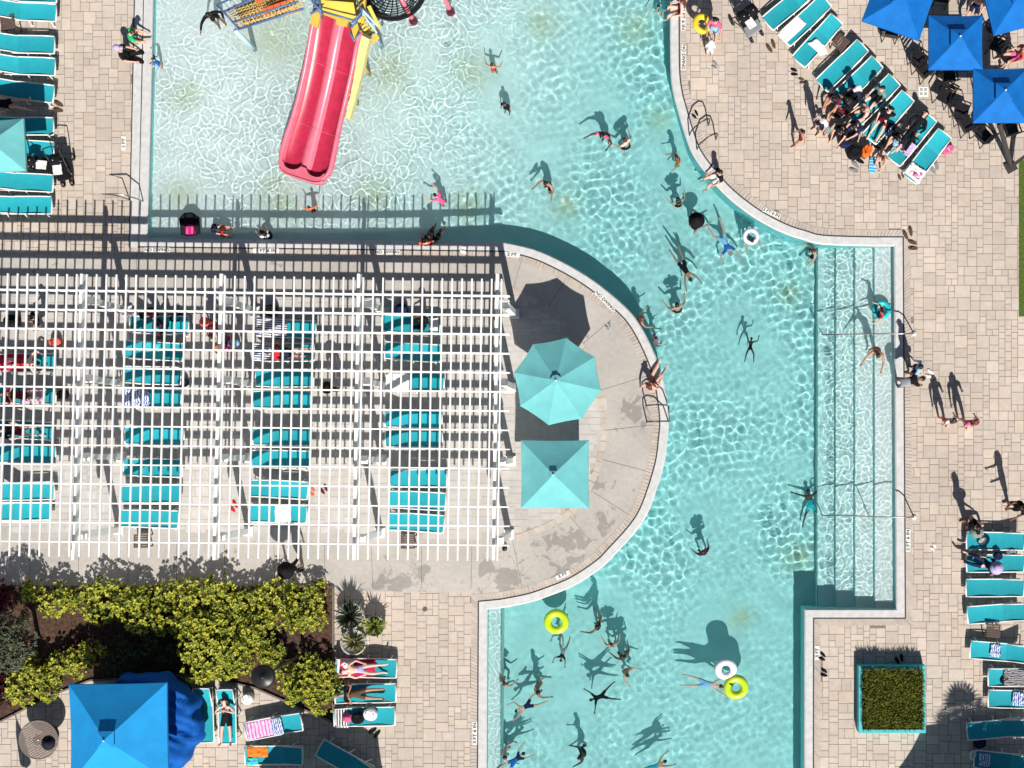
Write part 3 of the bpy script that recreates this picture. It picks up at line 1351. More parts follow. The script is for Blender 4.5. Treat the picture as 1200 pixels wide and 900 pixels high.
umbrella(652.5, 446.5, 1.46, 8, 11, M_aqua, 'aqua eight-sided umbrella standing on the round end of the island', 2.24, .54, .12)
umbrella(649.5, 556, 1.12, 4, 0, M_aqua, 'aqua square umbrella standing just below the eight-sided one', 2.2, .52, .10)
umbrella(-6, 169, .86, 4, 3, M_aqua, 'aqua square umbrella shading the loungers on the left bank', 2.2, .48, .12)
GU = 'blue square umbrellas over the dining tables'
umbrella(1057, -1, 1.00, 4, -19, M_blue, 'royal blue square umbrella furthest from the lawn, tilted against the top edge', 2.25, .48, .30, None, 'umbrella', GU)
umbrella(1122, 47, .89, 4, 0, M_blue, 'royal blue square umbrella in the middle of the dining group', 2.25, .48, .30, None, 'umbrella', GU)
umbrella(1174.5, 109.5, .89, 4, 0, M_blue, 'royal blue square umbrella lowest in the dining group, near the lawn', 2.25, .48, .30, None, 'umbrella', GU)
umbrella(1193, -5, 1.0, 4, 14, M_blue, 'royal blue square umbrella in the top right corner', 2.25, .48, .30, None, 'umbrella', GU)
umbrella(132.5, 862, 1.60, 4, 1, M_blue2, 'large bright blue square umbrella in the bottom left corner', 2.45, .88, .16, None, 'umbrella')

# the crumpled blue canvas cabana behind that umbrella
cb = MB()
nr, ns = 22, 96
for i in range(nr + 1):
    t = i / nr
    for k in range(ns):
        a = 2 * PI * k / ns
        rr = 2.05 * (t if t < .9 else .9 + (t - .9) * .55)
        fold = 1 + .035 * math.sin(9 * a + 3 * t) * t + .02 * math.sin(17 * a) * t
        z = 1.25 + .15 * (1 - t) ** 2 - (0 if t < .9 else (t - .9) * 5.5)
        z += (noise.noise(Vector((math.cos(a) * rr * 1.7, math.sin(a) * rr * 1.7, 2))) * .13 + (1 - abs(noise.noise(Vector((math.cos(a) * rr * 1.3 + math.sin(a) * rr * 2.6, math.sin(a) * rr * 1.0, 9))) * 2)) * .12) * min(1, t * 2)
        cb.v.append((math.cos(a) * rr * fold, math.sin(a) * rr * fold * .92, z))
for i in range(nr):
    for k in range(ns):
        k2 = (k + 1) % ns
        cb.f.append((i * ns + k, (i + 1) * ns + k, (i + 1) * ns + k2, i * ns + k2))
        cb.mi.append(0)
c = at(166, 852, 1.2)
ca = empty('daybed_cabana', (c.x, c.y, 0), 0, 1, 'low round daybed under a crumpled dark blue canvas beside the big umbrella', 'daybed')
cb.build('canvas_cover', mat('canvas_blue', (.004, .085, .36), .8, .15, 3, .15, .8, 3.5), ca, True)
MB().lathe((0, 0, 0), [(1.6, 0), (1.62, .35), (1.5, .4)], 32).build('daybed_base', M_brown, ca, True)

# dining tables with chairs
td = None
DG = 'black dining tables under the blue umbrellas'
for i, (px, py, r) in enumerate(((1057, 3, -19), (1122, 51, 0), (1172, 112, 0), (1190, 0, 14))):
    if td is None:
        td = empty('dining_table')
        MB().box(0, 0, .73, 1.05, 1.05, .035).build('tabletop', M_black, td)
        for sx in (-1, 1):
            for sy in (-1, 1):
                MB().bar((sx * .45, sy * .45, .72), (sx * .47, sy * .47, 0), .05).build('leg', M_black, td)
        o = td
    else:
        o = copy_tree(td)
    o.location = at(px, py, .73)
    o.location.z = 0
    o.rotation_euler = (0, 0, R(r))
    tag(o, ('black dining table under the umbrella furthest from the lawn', 'black dining table under the middle blue umbrella', 'black dining table under the lowest blue umbrella near the lawn', 'black dining table under the top right corner umbrella')[i], 'table', DG)
CHS = ((1046, 36, -10, 'black chair below the umbrella furthest from the lawn'), (1079, 68, -125, 'black chair turned askew left of the middle blue umbrella, upper one'),
       (1084, 82, -50, 'black chair at the lower left corner of the middle umbrella'), (1112, 88, 10, 'black chair below the middle blue umbrella'),
       (1128, 128, -110, 'black chair left of the lowest blue umbrella, upper one'), (1134, 146, -60, 'black chair left of the lowest blue umbrella, lower one'),
       (1153, 158, 45, 'black chair pulled out below the lowest blue umbrella'), (1185, 150, 20, 'black chair at the lower right of the lowest blue umbrella'),
       (1170, 52, -110, 'black chair right of the middle blue umbrella'), (1105, -6, 170, 'black chair above the middle blue umbrella'),
       (1181, 64, -140, 'black chair under the pink shirt near the right edge'), (1108, 112, 150, 'black chair in the shade between the middle and lowest umbrellas'))
for c in CHS:
    chair(*c)
# dark post with a long arm at the right edge
pr = empty('steel_post', at(1184, 196, 0), 0, 1, 'dark steel corner post with a leaning brace beside the lawn', 'post')
b0 = at(1184, 196, 0)


def rel(px, py, z):
    v = at(px, py, z) - b0
    return v


MB().box(0, 0, .04, .36, .36, .08, .5).build('base_plate', M_pole, pr)
MB().bar((0, 0, .08), rel(1171, 145, 1.6), .12).build('brace', M_pole, pr)
MB().bar((0, 0, .08), rel(1216, 172, 1.3), .12).build('post_shaft', M_pole, pr)
# out-of-frame umbrellas whose shade falls into the picture
umbrella(368, 1016, 2.3, 8, 10, M_aqua, 'aqua eight-sided umbrella just below the bottom edge, shading askew loungers', 2.3, .4, .12)
umbrella(1172, 1024, 2.25, 8, 15, M_aqua, 'aqua eight-sided umbrella below the bottom right corner', 2.3, .4, .12)
# folded umbrella below the left corner
cu = empty('closed_umbrella', at(37, 928, 0), 0, 1, 'folded umbrella standing below the bottom left corner', 'umbrella')
MB().lathe((0, 0, 0), [(.10, .9), (.2, 1.0), (.13, 1.9), (.04, 2.35)], 12).build('folded_canopy', M_blue, cu, True)
MB().tube([(0, 0, 0), (0, 0, 2.75)], .02, 8).build('pole', M_pole, cu, True)

# ================================================================= RAILS, LADDERS, LAMP, MARKERS
M_rail = mat('bronze_rail', (.06, .05, .045), .35, .1, 8, .5, metal=.6)
M_steel = mat('steel_rail', (.32, .31, .30), .3, .05, 8, .5, metal=.9)


def ladder(px, py, ang, label, m):
    """two looped rails over the coping; ang = direction towards the water"""
    root = empty('pool_ladder', at(px, py, 0), R(ang), 1, label, 'pool ladder', 'looped pool ladders')
    for s in (-1, 1):
        MB().tube([(-.42, s * .28, 0), (-.44, s * .28, .55), (-.40, s * .28, .80), (-.25, s * .28, .90), (.0, s * .28, .86), (.26, s * .28, .55), (.32, s * .28, .1), (.33, s * .28, -.9)], .024, 8).build('grab_rail', m, root, True)
    for z in (-.25, -.55, -.85):
        MB().box(.33, 0, z, .09, .56, .03).build('rung', m, root)
    return root


ladder(822, 162, 208, 'dark looped ladder over the curved right bank of the pool', M_rail)
ladder(772, 485, 2, 'dark looped ladder at the round end of the island', M_rail)
# hoop rail at the left corner
hr = empty('hoop_rail', at(152, 234, 0), 0, 1, 'bent metal handrail at the left corner of the shallow pool', 'handrail')
h0 = at(152, 234, 0)
hp = lambda px, py, z: at(px, py, z) - h0
MB().tube([hp(152, 234, 0), hp(136, 229, .75), hp(120, 227.5, .85), hp(140, 227, .86), hp(158, 232, .6), hp(168, 236, 0)], .022, 8).build('rail', M_steel, hr, True)


def step_rail(y0, y1, label):
    x = empty('step_handrail', at(1073, y0, 0), 0, 1, label, 'handrail', 'handrails down the pool steps')
    b = at(1073, y0, 0)
    q = lambda px, py, z: at(px, py, z) - b
    MB().tube([q(1071, y0, 0), q(1070, y0, .7), q(1066, y0, .85), q(1055, y0, .86), q(1035, y0, .74), q(985, y1, .42), q(966, y1, .30), q(963, y1, .18), q(963, y1, -.9)], .022, 8).build('rail', M_steel, x, True)
    MB().tube([q(1018, y0 + (y1 - y0) * .5, .60), q(1018, y0 + (y1 - y0) * .5, -.5)], .02, 8).build('rail_post', M_steel, x, True)
    MB().lathe(q(1071, y0, 0), [(.09, 0), (.09, .02), (.04, .04)], 14).build('flange', M_alu, x, True)


step_rail(391, 392, 'long metal handrail down the steps where people gather')
step_rail(606, 604, 'long metal handrail down the steps at their lower end')
# lamp post in the shrubs
lp = empty('lamp_post', at(358, 764, 0), 0, 1, 'tall dark lamp post with a round flat head rising from the shrubs', 'lamp post')
MB().tube([(0, 0, 0), (0, 0, 4.0)], .055, 10, .04).build('pole', M_pole, lp, True)
MB().lathe((0, 0, 4.0), [(.10, -.12), (.36, 0), (.38, .05), (.30, .09), (.06, .14), (.05, .2), (.001, .2)], 24).build('lamp_head', M_black, lp, True)
MB().lathe((0, 0, 0), [(.14, 0), (.14, .06), (.07, .12)], 14).build('base', M_pole, lp, True)

# depth and warning tiles with lettering
M_tile = mat('marker_tile_white', (.72, .71, .68), .4, .05)
M_ink = mat('marker_ink', (.03, .03, .035), .6, .05)


def marker(px, py, ang, text, w, label, h=.17):
    root = empty('depth_marker', at(px, py, 0), R(ang), 1, label, 'depth marker', 'white lettered tiles round the pool edge')
    root.location.z = .012
    m = MB()
    k = max(2, round(w / h))
    for i in range(k):
        m.box(-w / 2 + (i + .5) * w / k, 0, .004, w / k - .008, h - .006, .008)
    m.build('tile', M_tile, root)
    cu_ = bpy.data.curves.new('lettering', 'FONT')
    cu_.body = text
    cu_.size = h * .88
    cu_.align_x = 'CENTER'
    cu_.align_y = 'CENTER'
    cu_.offset = .004
    cu_.resolution_u = 3
    tmp = bpy.data.objects.new('lettering_tmp', cu_)
    COL.objects.link(tmp)
    bpy.context.view_layer.update()
    me = bpy.data.meshes.new_from_object(tmp.evaluated_get(bpy.context.evaluated_depsgraph_get()))
    bpy.data.objects.remove(tmp)
    bpy.data.curves.remove(cu_)
    lo = min(v.co.x for v in me.vertices)
    hi = max(v.co.x for v in me.vertices)
    f = min(1.25, (w - .05) / (hi - lo))
    for v in me.vertices:
        v.co.x *= f
        v.co.z = .0105
    me.materials.clear()
    me.materials.append(M_ink)
    o = bpy.data.objects.new('lettering', me)
    COL.objects.link(o)
    o.parent = root


marker(800.5, 23, -90, '3 FT 6 IN', .78, 'white tile reading 3 FT 6 IN on the right bank near the top edge')
marker(801, 67, -92, 'NO DIVING', .90, 'white tile reading NO DIVING on the right bank near the top edge')
marker(904, 249.5, -24, '3 FT 6 IN', .66, 'white tile reading 3 FT 6 IN on the curved bank above the steps')
marker(709, 352.5, -45, 'NO DIVING', .92, 'white tile reading NO DIVING on the island beside the umbrella shadow')
marker(659.5, 674, 25, '3 FT', .50, 'white tile reading 3 FT on the lower curve of the island')
marker(1064, 633, 90, '2 FT 6 IN', .80, 'white tile reading 2 FT 6 IN beside the steps')
marker(957.5, 765, 90, '3 FT', .50, 'white tile reading 3 FT on the bank near the square planter')
marker(556.5, 859, 90, '3 FT 6 IN', .82, 'white tile reading 3 FT 6 IN on the bank by the lower left bench')
marker(145, 168, 90, '1 FT', .50, 'white tile reading 1 FT on the left bank of the shallow pool')
marker(184, 293, 0, 'NO DIVING', .90, 'white tile reading NO DIVING under the left end of the pergola shade')
marker(312, 294, 0, '1 FT 6 IN', .90, 'white tile reading 1 FT 6 IN under the middle of the pergola shade')
marker(454, 295.5, 0, 'NO DIVING', .90, 'white tile reading NO DIVING under the pergola shade left of the swimmer at the wall')
marker(600, 298.5, -5, '2 FT', .55, 'white tile reading 2 FT where the island starts to curve')
# drain grates
g = empty('drain_grate', at(1082, 107.5, 0), 0, 1, 'square white drain grate in the pavers by the dining chairs', 'drain')
MB().box(0, 0, .006, .34, .34, .012).build('frame', M_white, g)
gm = MB()
for i in (-1, 1):
    for j in (-1, 1):
        for k in range(3):
            gm.box(i * .075, j * .075 - .035 + k * .035, .0135, .10, .017, .003)
gm.build('slots', M_black, g)
g = MB().lathe((0, 0, 0), [(.085, 0), (.085, .008), (.07, .012), (.02, .010)], 16).build('drain_cover', mat('drain_grey', (.11, .10, .09), .6, .2))
g.location = at(498, 714, 0)
tag(g, 'small round drain cover in the pavers left of the lower pool', 'drain')
for i, (x, y, l) in enumerate(((594, 640.5, 'black spotlight at the foot of the last pergola post by the walkway'),)):
    s_ = empty('spot_light', at(x - 2, y + 2, 0), 0, 1, l, 'spotlight')
    MB().lathe((0, 0, 0), [(.07, 0), (.08, .1), (.09, .16), (.02, .17)], 14).build('housing', M_black, s_, True)
# ================================================================= PEOPLE
V3 = Vector
SKIN = {n: mat('skin_' + n, c, .55, .06, 12, .3) for n, c in (('fair', (.62, .36, .27)), ('pale', (.70, .46, .37)), ('tan', (.42, .21, .13)), ('brown', (.20, .095, .055)), ('dark', (.07, .034, .022)))}
HAIR = {n: mat('hair_' + n, c, .5, .3, 30, .4) for n, c in (('black', (.010, .008, .008)), ('brown', (.045, .022, .012)), ('red', (.13, .035, .02)), ('blond', (.33, .22, .10)), ('grey', (.25, .24, .23)))}
CL = {n: mat('cloth_' + n, c, .85, .1, 8, .15) for n, c in (
    ('black', (.008, .008, .010)), ('navy', (.012, .018, .06)), ('white', (.72, .72, .72)), ('pink', (.62, .10, .24)), ('magenta', (.50, .015, .20)), ('red', (.50, .02, .03)), ('maroon', (.13, .012, .025)),
    ('orange', (.72, .13, .02)), ('green', (.01, .42, .13)), ('teal', (.02, .36, .42)), ('blue', (.02, .12, .42)), ('sky', (.28, .48, .68)), ('grey', (.22, .23, .25)), ('yellow', (.72, .50, .05)), ('coral', (.75, .13, .09)), ('lilac', (.42, .36, .60)), ('brown', (.10, .06, .035)), ('sage', (.16, .24, .22)))}
CL['red_stripe'] = stripe_mat('cloth_red_stripe', (.75, .70, .66), (.62, .10, .06), 11, 'Z', .5)
M_eye = mat('eye_dark', (.01, .008, .006), .3, .05)
M_lip = mat('lip_red', (.35, .10, .09), .5, .05)


def U(*a):
    return V3(a).normalized()


def fk(td=(0, 0, 1), rd=(1, 0, 0), hd=None, ua=None, fa=None, th=None, sh=None, ft=None, pel=(0, 0, .93), nod=0.0):
    """joint positions of a 1.7 m adult: directions of torso, limbs; facing +y when upright"""
    td, rd = U(*td), U(*rd)
    fw = td.cross(rd)
    P = V3(pel)
    J = {'pel': P, 'sp': P + td * .17, 'ch': P + td * .36, 'nk': P + td * .505}
    hd = U(*hd) if hd else td
    hb = J['nk'] + hd * .06 + fw * .01
    J['hb'] = hb
    J['ht'] = hb + hd * .20
    J['hm'] = hb + hd * .10 + fw * .015
    for i, s in ((0, -1), (1, 1)):
        n = 'LR'[i]
        J['s' + n] = P + td * .45 + rd * (.175 * s)
        a = U(*ua[i])
        f = U(*fa[i])
        J['e' + n] = J['s' + n] + a * .285
        J['w' + n] = J['e' + n] + f * .255
        J['h' + n] = J['w' + n] + f * .09
        J['hp' + n] = P + rd * (.088 * s) - td * .03
        t, q = U(*th[i]), U(*sh[i])
        J['k' + n] = J['hp' + n] + t * .42
        J['a' + n] = J['k' + n] + q * .41
        J['t' + n] = J['a' + n] + U(*ft[i]) * .17
    J['_fw'], J['_rd'], J['_td'], J['_hd'] = fw, rd, td, hd
    return J


EDG = [('pel', 'sp'), ('sp', 'ch'), ('ch', 'nk'), ('nk', 'hb'), ('hb', 'hm'), ('hm', 'ht')]
for n_ in 'LR':
    EDG += [('ch', 's' + n_), ('s' + n_, 'e' + n_), ('e' + n_, 'w' + n_), ('w' + n_, 'h' + n_), ('pel', 'hp' + n_), ('hp' + n_, 'k' + n_), ('k' + n_, 'a' + n_), ('a' + n_, 't' + n_)]
RAD = {'pel': (.125, .10), 'sp': (.115, .09), 'ch': (.135, .10), 'nk': (.055, .055), 'hb': (.062, .068), 'hm': (.088, .098), 'ht': (.058, .066), 's': (.06, .058), 'e': (.042, .042), 'w': (.028, .024), 'h': (.036, .018), 'hp': (.085, .085), 'k': (.058, .058), 'a': (.038, .04), 't': (.036, .024)}


def seg_d(p, a, b):
    d = b - a
    t = max(0, min(1, (p - a).dot(d) / max(1e-9, d.dot(d))))
    return (p - a - d * t).length, t


def make_body(name, J):
    bm = bmesh.new()
    sk = bm.verts.layers.skin.verify()
    keys = [k for k in J if not k.startswith('_')]
    vs = {}
    for k in keys:
        v = bm.verts.new(J[k])
        vs[k] = v
        r = RAD.get(k) or RAD[k[:-1]]
        v[sk].radius = r
        v[sk].use_root = (k == 'pel')
    for a, b in EDG:
        bm.edges.new((vs[a], vs[b]))
    me = bpy.data.meshes.new('skel')
    bm.to_mesh(me)
    bm.free()
    o = bpy.data.objects.new('skel', me)
    COL.objects.link(o)
    m = o.modifiers.new('s', 'SKIN')
    m.use_smooth_shade = True
    m.branch_smoothing = .6
    ss = o.modifiers.new('d', 'SUBSURF')
    ss.levels = ss.render_levels = 1
    dg = bpy.context.evaluated_depsgraph_get()
    dg.update()
    me2 = bpy.data.meshes.new_from_object(o.evaluated_get(dg))
    bpy.data.objects.remove(o)
    bpy.data.meshes.remove(me)
    # collect
    bv = [v.co.copy() for v in me2.vertices]
    bf = [tuple(p.vertices) for p in me2.polygons]
    fn = [p.normal.copy() for p in me2.polygons]
    vn = [v.normal.copy() for v in me2.vertices]
    bpy.data.meshes.remove(me2)
    segs = [(a, b, J[a], J[b]) for a, b in EDG]
    own = []
    for f in bf:
        c = V3((0, 0, 0))
        for i in f:
            c += bv[i]
        c /= len(f)
        best = None
        for a, b, p, q in segs:
            d, t = seg_d(c, p, q)
            r = RAD.get(a) or RAD[a[:-1]]
            d -= r[0]
            if best is None or d < best[0]:
                best = (d, a, b, t)
        own.append((best[1], best[2], best[3], c))
    mb = MB()
    mb.v = [tuple(v) for v in bv]
    mb.f = list(bf)
    mb.mi = [0] * len(bf)
    fw, rd, hd = J['_fw'], J['_rd'], J['_hd']
    # fingers and thumbs
    for n, s in (('L', -1), ('R', 1)):
        w, h = J['w' + n], J['h' + n]
        d = (h - w).normalized()
        side = d.cross(fw)
        side = side.normalized() if side.length > .2 else d.cross(V3((0, 0, 1))).normalized()
        up = side.cross(d)
        for k, L in enumerate((.072, .082, .078, .060)):
            o_ = side * (.026 - .0175 * k)
            p0 = h + o_ - d * .015
            p1 = p0 + d * L * .55 + up * .004
            p2 = p1 + (d * .8 - up * .5).normalized() * L * .5
            mb.tube([p0, p1, p2], [.0095, .0085, .006], 5)
        p0 = w + d * .04 + side * .03
        mb.tube([p0, p0 + (d * .5 + side * .8).normalized() * .035, p0 + (d * .9 + side * .6).normalized() * .07], [.011, .010, .007], 5)
    # face: nose, ears, eyes, mouth
    hm = J['hm']
    mb.tube([hm + fw * .088 + hd * .02, hm + fw * .112 - hd * .02], [.010, .017], 6)
    for s in (-1, 1):
        mb.ball(hm + rd * (.090 * s) - fw * .005 - hd * .005, .025, 6, 4, (.7, .7, 1))
    mb.cur = 1
    for s in (-1, 1):
        mb.ball(hm + rd * (.034 * s) + fw * .090 + hd * .015, .011, 6, 4)
    mb.cur = 2
    mb.ball(hm + fw * .088 - hd * .055, .020, 8, 4, (1.2, .5, .4))
    body = mb.mesh(name, True)

    def shell(sel, off, nm):
        used = {}
        m2 = MB()
        for f, ok in zip(bf, sel):
            if not ok:
                continue
            g = []
            for i in f:
                if i not in used:
                    used[i] = len(m2.v)
                    m2.v.append(tuple(bv[i] + vn[i] * off))
                g.append(used[i])
            m2.f.append(tuple(g))
            m2.mi.append(0)
        return m2.mesh(nm, True) if m2.f else None
    T = {('pel', 'sp'), ('sp', 'ch'), ('ch', 'nk'), ('ch', 'sL'), ('ch', 'sR')}

    def isin(kind, a, b, t, c):
        e = (a, b)
        if kind == 'shirt':
            return (e in T and not (e == ('ch', 'nk') and t > .75) and not (e == ('pel', 'sp') and t < .15)) or (a in ('sL', 'sR') and t < .62)
        if kind == 'vest':
            return e in T and not (e == ('ch', 'nk') and t > .6)
        if kind == 'shorts':
            return e == ('pel', 'sp') and t < .45 or a == 'pel' or (a in ('hpL', 'hpR') and t < .55)
        if kind == 'suit':
            return (e in T and not (e == ('ch', 'nk') and t > .35) and b not in ('sL', 'sR')) or (a == 'pel') or (a in ('hpL', 'hpR') and t < .08)
        if kind == 'bottom':
            return (e == ('pel', 'sp') and t < .25) or a == 'pel' or (a in ('hpL', 'hpR') and t < .10)
        if kind == 'bikini':
            return (e == ('sp', 'ch') and t > .68) or (e == ('ch', 'nk') and t < .12) or (e == ('pel', 'sp') and t < .1) or a == 'pel' or (a in ('hpL', 'hpR') and t < .08)
        if kind == 'dress':
            return isin('vest', a, b, t, c) or a == 'pel' or (a in ('hpL', 'hpR') and t < .8)
        if kind == 'trousers':
            return e == ('pel', 'sp') and t < .4 or a in ('pel', 'hpL', 'hpR') or (a in ('kL', 'kR') and t < .8)
        if kind == 'rash':
            return isin('shirt', a, b, t, c) or a in ('sL', 'sR') or (a in ('eL', 'eR') and t < .9)
        return False
    parts = {}
    for kind, off in (('shirt', .016), ('vest', .012), ('shorts', .020), ('suit', .007), ('bottom', .007), ('bikini', .008), ('dress', .020), ('trousers', .014), ('rash', .010)):
        parts[kind] = shell([isin(kind, a, b, t, c) for a, b, t, c in own], off, 'clothing')
    headset = []
    for (a, b, t, c), nrm in zip(own, fn):
        ok = (a, b) in (('hb', 'hm'), ('hm', 'ht'))
        q = (c - hm)
        headset.append(ok and (q.dot(hd) > .035 or (q.dot(fw) < .01 and q.dot(hd) > -.06)) and not (q.dot(fw) > .055 and q.dot(hd) < .055))
    parts['hair'] = shell(headset, .016, 'hair')
    # long hair: the cap plus locks down the neck
    m3 = MB()
    pm = parts['hair']
    if pm:
        m3.v = [tuple(v.co) for v in pm.vertices]
        m3.f = [tuple(p.vertices) for p in pm.polygons]
        m3.mi = [0] * len(m3.f)
    back = -fw
    for k in range(-3, 4):
        p0 = hm + rd * (.028 * k) + back * (.075 - .006 * k * k / 3) + hd * .04
        td_ = J['_td']
        m3.tube([p0, p0 + back * .035 - hd * .10, p0 + back * .045 - hd * .14 - td_ * .09, p0 + back * .03 - hd * .14 - td_ * .21 + rd * (.006 * k)], [.035, .040, .032, .010], 6)
    parts['long'] = m3.mesh('hair', True)
    # bun
    m4 = MB()
    m4.v, m4.f, m4.mi = [tuple(v.co) for v in pm.vertices], [tuple(p.vertices) for p in pm.polygons], [0] * len(pm.polygons)
    m4.ball(J['ht'] - fw * .05 + hd * .03, .05, 8, 6)
    parts['bun'] = m4.mesh('hair', True)
    return {'body': body, 'J': J, **parts}


DN = (0, 0, -1)
FT = (0, 1, -.25)
ARM_DN = [(-.18, .05, -1), (.18, .05, -1)]
ARM_DN2 = [(-.08, .22, -1), (.08, .22, -1)]
POSES = {}


def pose(name):
    if name in POSES:
        return POSES[name]
    q = dict(ua=ARM_DN, fa=ARM_DN2, th=[(-.05, 0, -1), (.05, 0, -1)], sh=[(-.02, -.03, -1), (.02, -.03, -1)], ft=[(-.12, 1, -.25), (.12, 1, -.25)])
    if name == 'stand':
        pass
    elif name == 'walk':
        q.update(th=[(-.04, .38, -1), (.04, -.22, -1)], sh=[(0, .02, -1), (0, -.50, -1)], ua=[(-.15, -.35, -1), (.15, .35, -1)], fa=[(-.05, -.05, -1), (.05, .6, -1)], pel=(0, 0, .89))
    elif name == 'hips':
        q.update(ua=[(-.75, -.1, -.8), (.75, -.1, -.8)], fa=[(.55, .35, -.6), (-.55, .35, -.6)])
    elif name == 'carry':
        q.update(ua=[(-.35, .25, -1), (.1, .4, -1)], fa=[(-.1, 1, .1), (-.2, 1, .25)])
    elif name == 'wade':
        q.update(ua=[(-.8, .45, -.45), (.85, .3, -.45)], fa=[(-.35, 1, .05), (.3, 1, .05)])
    elif name == 'splash':
        q.update(td=(.06, .35, 1), ua=[(-.9, .5, .0), (.85, .65, .15)], fa=[(.25, 1, -.1), (.75, .9, -.2)])
    elif name == 'hug':      # arms folded forwards over a float
        q.update(td=(0, .45, 1), ua=[(-.5, .8, -.35), (.5, .85, -.3)], fa=[(-.05, 1, .05), (.25, 1, .0)])
    elif name == 'swim':
        q.update(td=(0, 1, .12), hd=(0, 1, .35), ua=[(-.55, 1, .05), (.45, 1, .02)], fa=[(-.15, 1, 0), (.35, 1, 0)], th=[(-.22, -1, -.12), (.16, -1, -.02)], sh=[(-.12, -1, -.05), (.10, -1, .08)], ft=[(0, -1, -.2), (0, -1, -.2)], pel=(0, 0, 0))
    elif name == 'dive':
        q.update(td=(.05, 1, -.12), ua=[(-.4, 1, -.15), (.9, .3, -.1)], fa=[(-.1, 1, -.1), (.2, 1, -.1)], th=[(-.35, -1, .05), (.45, -.8, -.15)], sh=[(-.15, -1, .1), (.05, -1, .25)], ft=[(0, -1, 0), (0, -1, 0)], pel=(0, 0, 0))
    elif name == 'star':
        q.update(td=(0, 1, .05), ua=[(-1, .45, 0), (.95, .5, 0)], fa=[(-1, .55, -.02), (.9, .75, 0)], th=[(-.62, -1, -.05), (.55, -1, 0)], sh=[(-.5, -1, -.05), (.45, -1, .05)], ft=[(-.3, -1, 0), (.3, -1, 0)], pel=(0, 0, 0))
    elif name == 'supine':
        q.update(td=(0, -1, .12), hd=(0, -1, .35), ua=[(-.5, .8, -.25), (.5, .7, -.25)], fa=[(.3, 1, .15), (-.45, .8, .35)], th=[(-.12, 1, .04), (.12, 1, .10)], sh=[(-.05, 1, -.06), (.05, 1, -.10)], ft=[(-.35, .5, .9), (.35, .5, .9)], pel=(0, 0, .12))
    elif name == 'recline':
        q.update(td=(0, -1, .42), hd=(0, -.8, .7), ua=[(-.45, .75, -.5), (.45, .75, -.5)], fa=[(.35, 1, .1), (-.35, 1, .1)], th=[(-.12, 1, .12), (.10, 1, .45)], sh=[(-.05, 1, -.14), (.02, .75, -.75)], ft=[(-.3, .5, .9), (.2, .9, -.1)], pel=(0, 0, .12))
    elif name == 'folded':   # supine with arms folded on the chest
        q.update(td=(0, -1, .20), hd=(.12, -1, .4), ua=[(-.55, .75, .05), (.5, .75, .05)], fa=[(.95, -.25, .25), (-.95, -.30, .30)], th=[(-.14, 1, .03), (.14, 1, .03)], sh=[(-.02, 1, -.03), (.04, 1, -.03)], ft=[(-.35, .5, .9), (.35, .5, .9)], pel=(0, 0, .12))
    elif name == 'prone':
        q.update(td=(0, 1, .10), hd=(.1, 1, .25), ua=[(-.9, .5, -.1), (.9, .5, -.1)], fa=[(.55, .9, .0), (-.55, .9, .0)], th=[(-.10, -1, 0), (.10, -1, 0)], sh=[(0, -1, .02), (0, -1, .02)], ft=[(0, -1, -.2), (0, -1, -.2)], pel=(0, 0, .11))
    elif name == 'sit':
        q.update(td=(0, -.08, 1), ua=[(-.25, .12, -1), (.25, .2, -1)], fa=[(.1, .85, -.5), (-.1, .85, -.4)], th=[(-.16, 1, -.06), (.16, 1, -.06)], sh=[(-.04, .12, -1), (.04, .10, -1)], ft=[(0, 1, -.3), (0, 1, -.3)], pel=(0, 0, .10))
    elif name == 'sitlean':
        q.update(td=(.08, .45, 1), hd=(0, .7, .8), ua=[(-.15, .6, -1), (.2, .6, -1)], fa=[(.2, .9, -.5), (-.25, .9, -.3)], th=[(-.22, 1, -.04), (.22, 1, -.04)], sh=[(-.04, .12, -1), (.04, .10, -1)], ft=[(0, 1, -.3), (0, 1, -.3)], pel=(0, 0, .10))
    elif name == 'legsout':
        q.update(td=(0, -.25, 1), ua=[(-.3, -.55, -.9), (.3, .3, -.9)], fa=[(-.1, -.2, -1), (-.2, .9, -.1)], th=[(-.18, 1, .12), (.14, 1, .40)], sh=[(-.02, 1, -.16), (0, .8, -.60)], ft=[(0, .5, .9), (0, 1, .1)], pel=(0, 0, .10))
    elif name == 'bend':
        q.update(td=(0, 1, .35), hd=(0, 1, -.05), ua=[(-.12, .45, -1), (.12, .45, -1)], fa=[(0, .6, -1), (0, .6, -1)], th=[(-.08, .12, -1), (.08, .12, -1)], sh=[(0, -.10, -1), (0, -.10, -1)], pel=(0, -.12, .90))
    elif name == 'bob':
        q.update(td=(0, .18, 1), ua=[(-.42, .35, -.85), (.5, .3, -.8)], fa=[(-.35, 1, -.15), (.3, 1, -.3)], th=[(-.15, .65, -.8), (.12, .35, -.95)], sh=[(0, -.6, -.8), (0, -.55, -.85)], pel=(0, -.08, .74))
    elif name == 'crouch':
        q.update(td=(0, .35, 1), ua=[(-.2, .7, -.8), (.2, .7, -.8)], fa=[(.1, 1, -.4), (-.1, 1, -.4)], th=[(-.3, 1, .0), (.3, 1, .0)], sh=[(-.05, -.25, -1), (.05, -.25, -1)], pel=(0, -.1, .45))
    J = fk(**q)
    POSES[name] = make_body('body', J)
    return POSES[name]


PGROUP = {}


def mesh_obj(name, me, m, parent):
    o = bpy.data.objects.new(name, me)
    COL.objects.link(o)
    o.parent = parent
    ms = m if isinstance(m, (list, tuple)) else [m]
    if len(me.materials) < len(ms):
        me.materials.clear()
        for x in ms:
            me.materials.append(x)
    for i, x in enumerate(ms):
        o.material_slots[i].link = 'OBJECT'
        o.material_slots[i].material = x
    return o


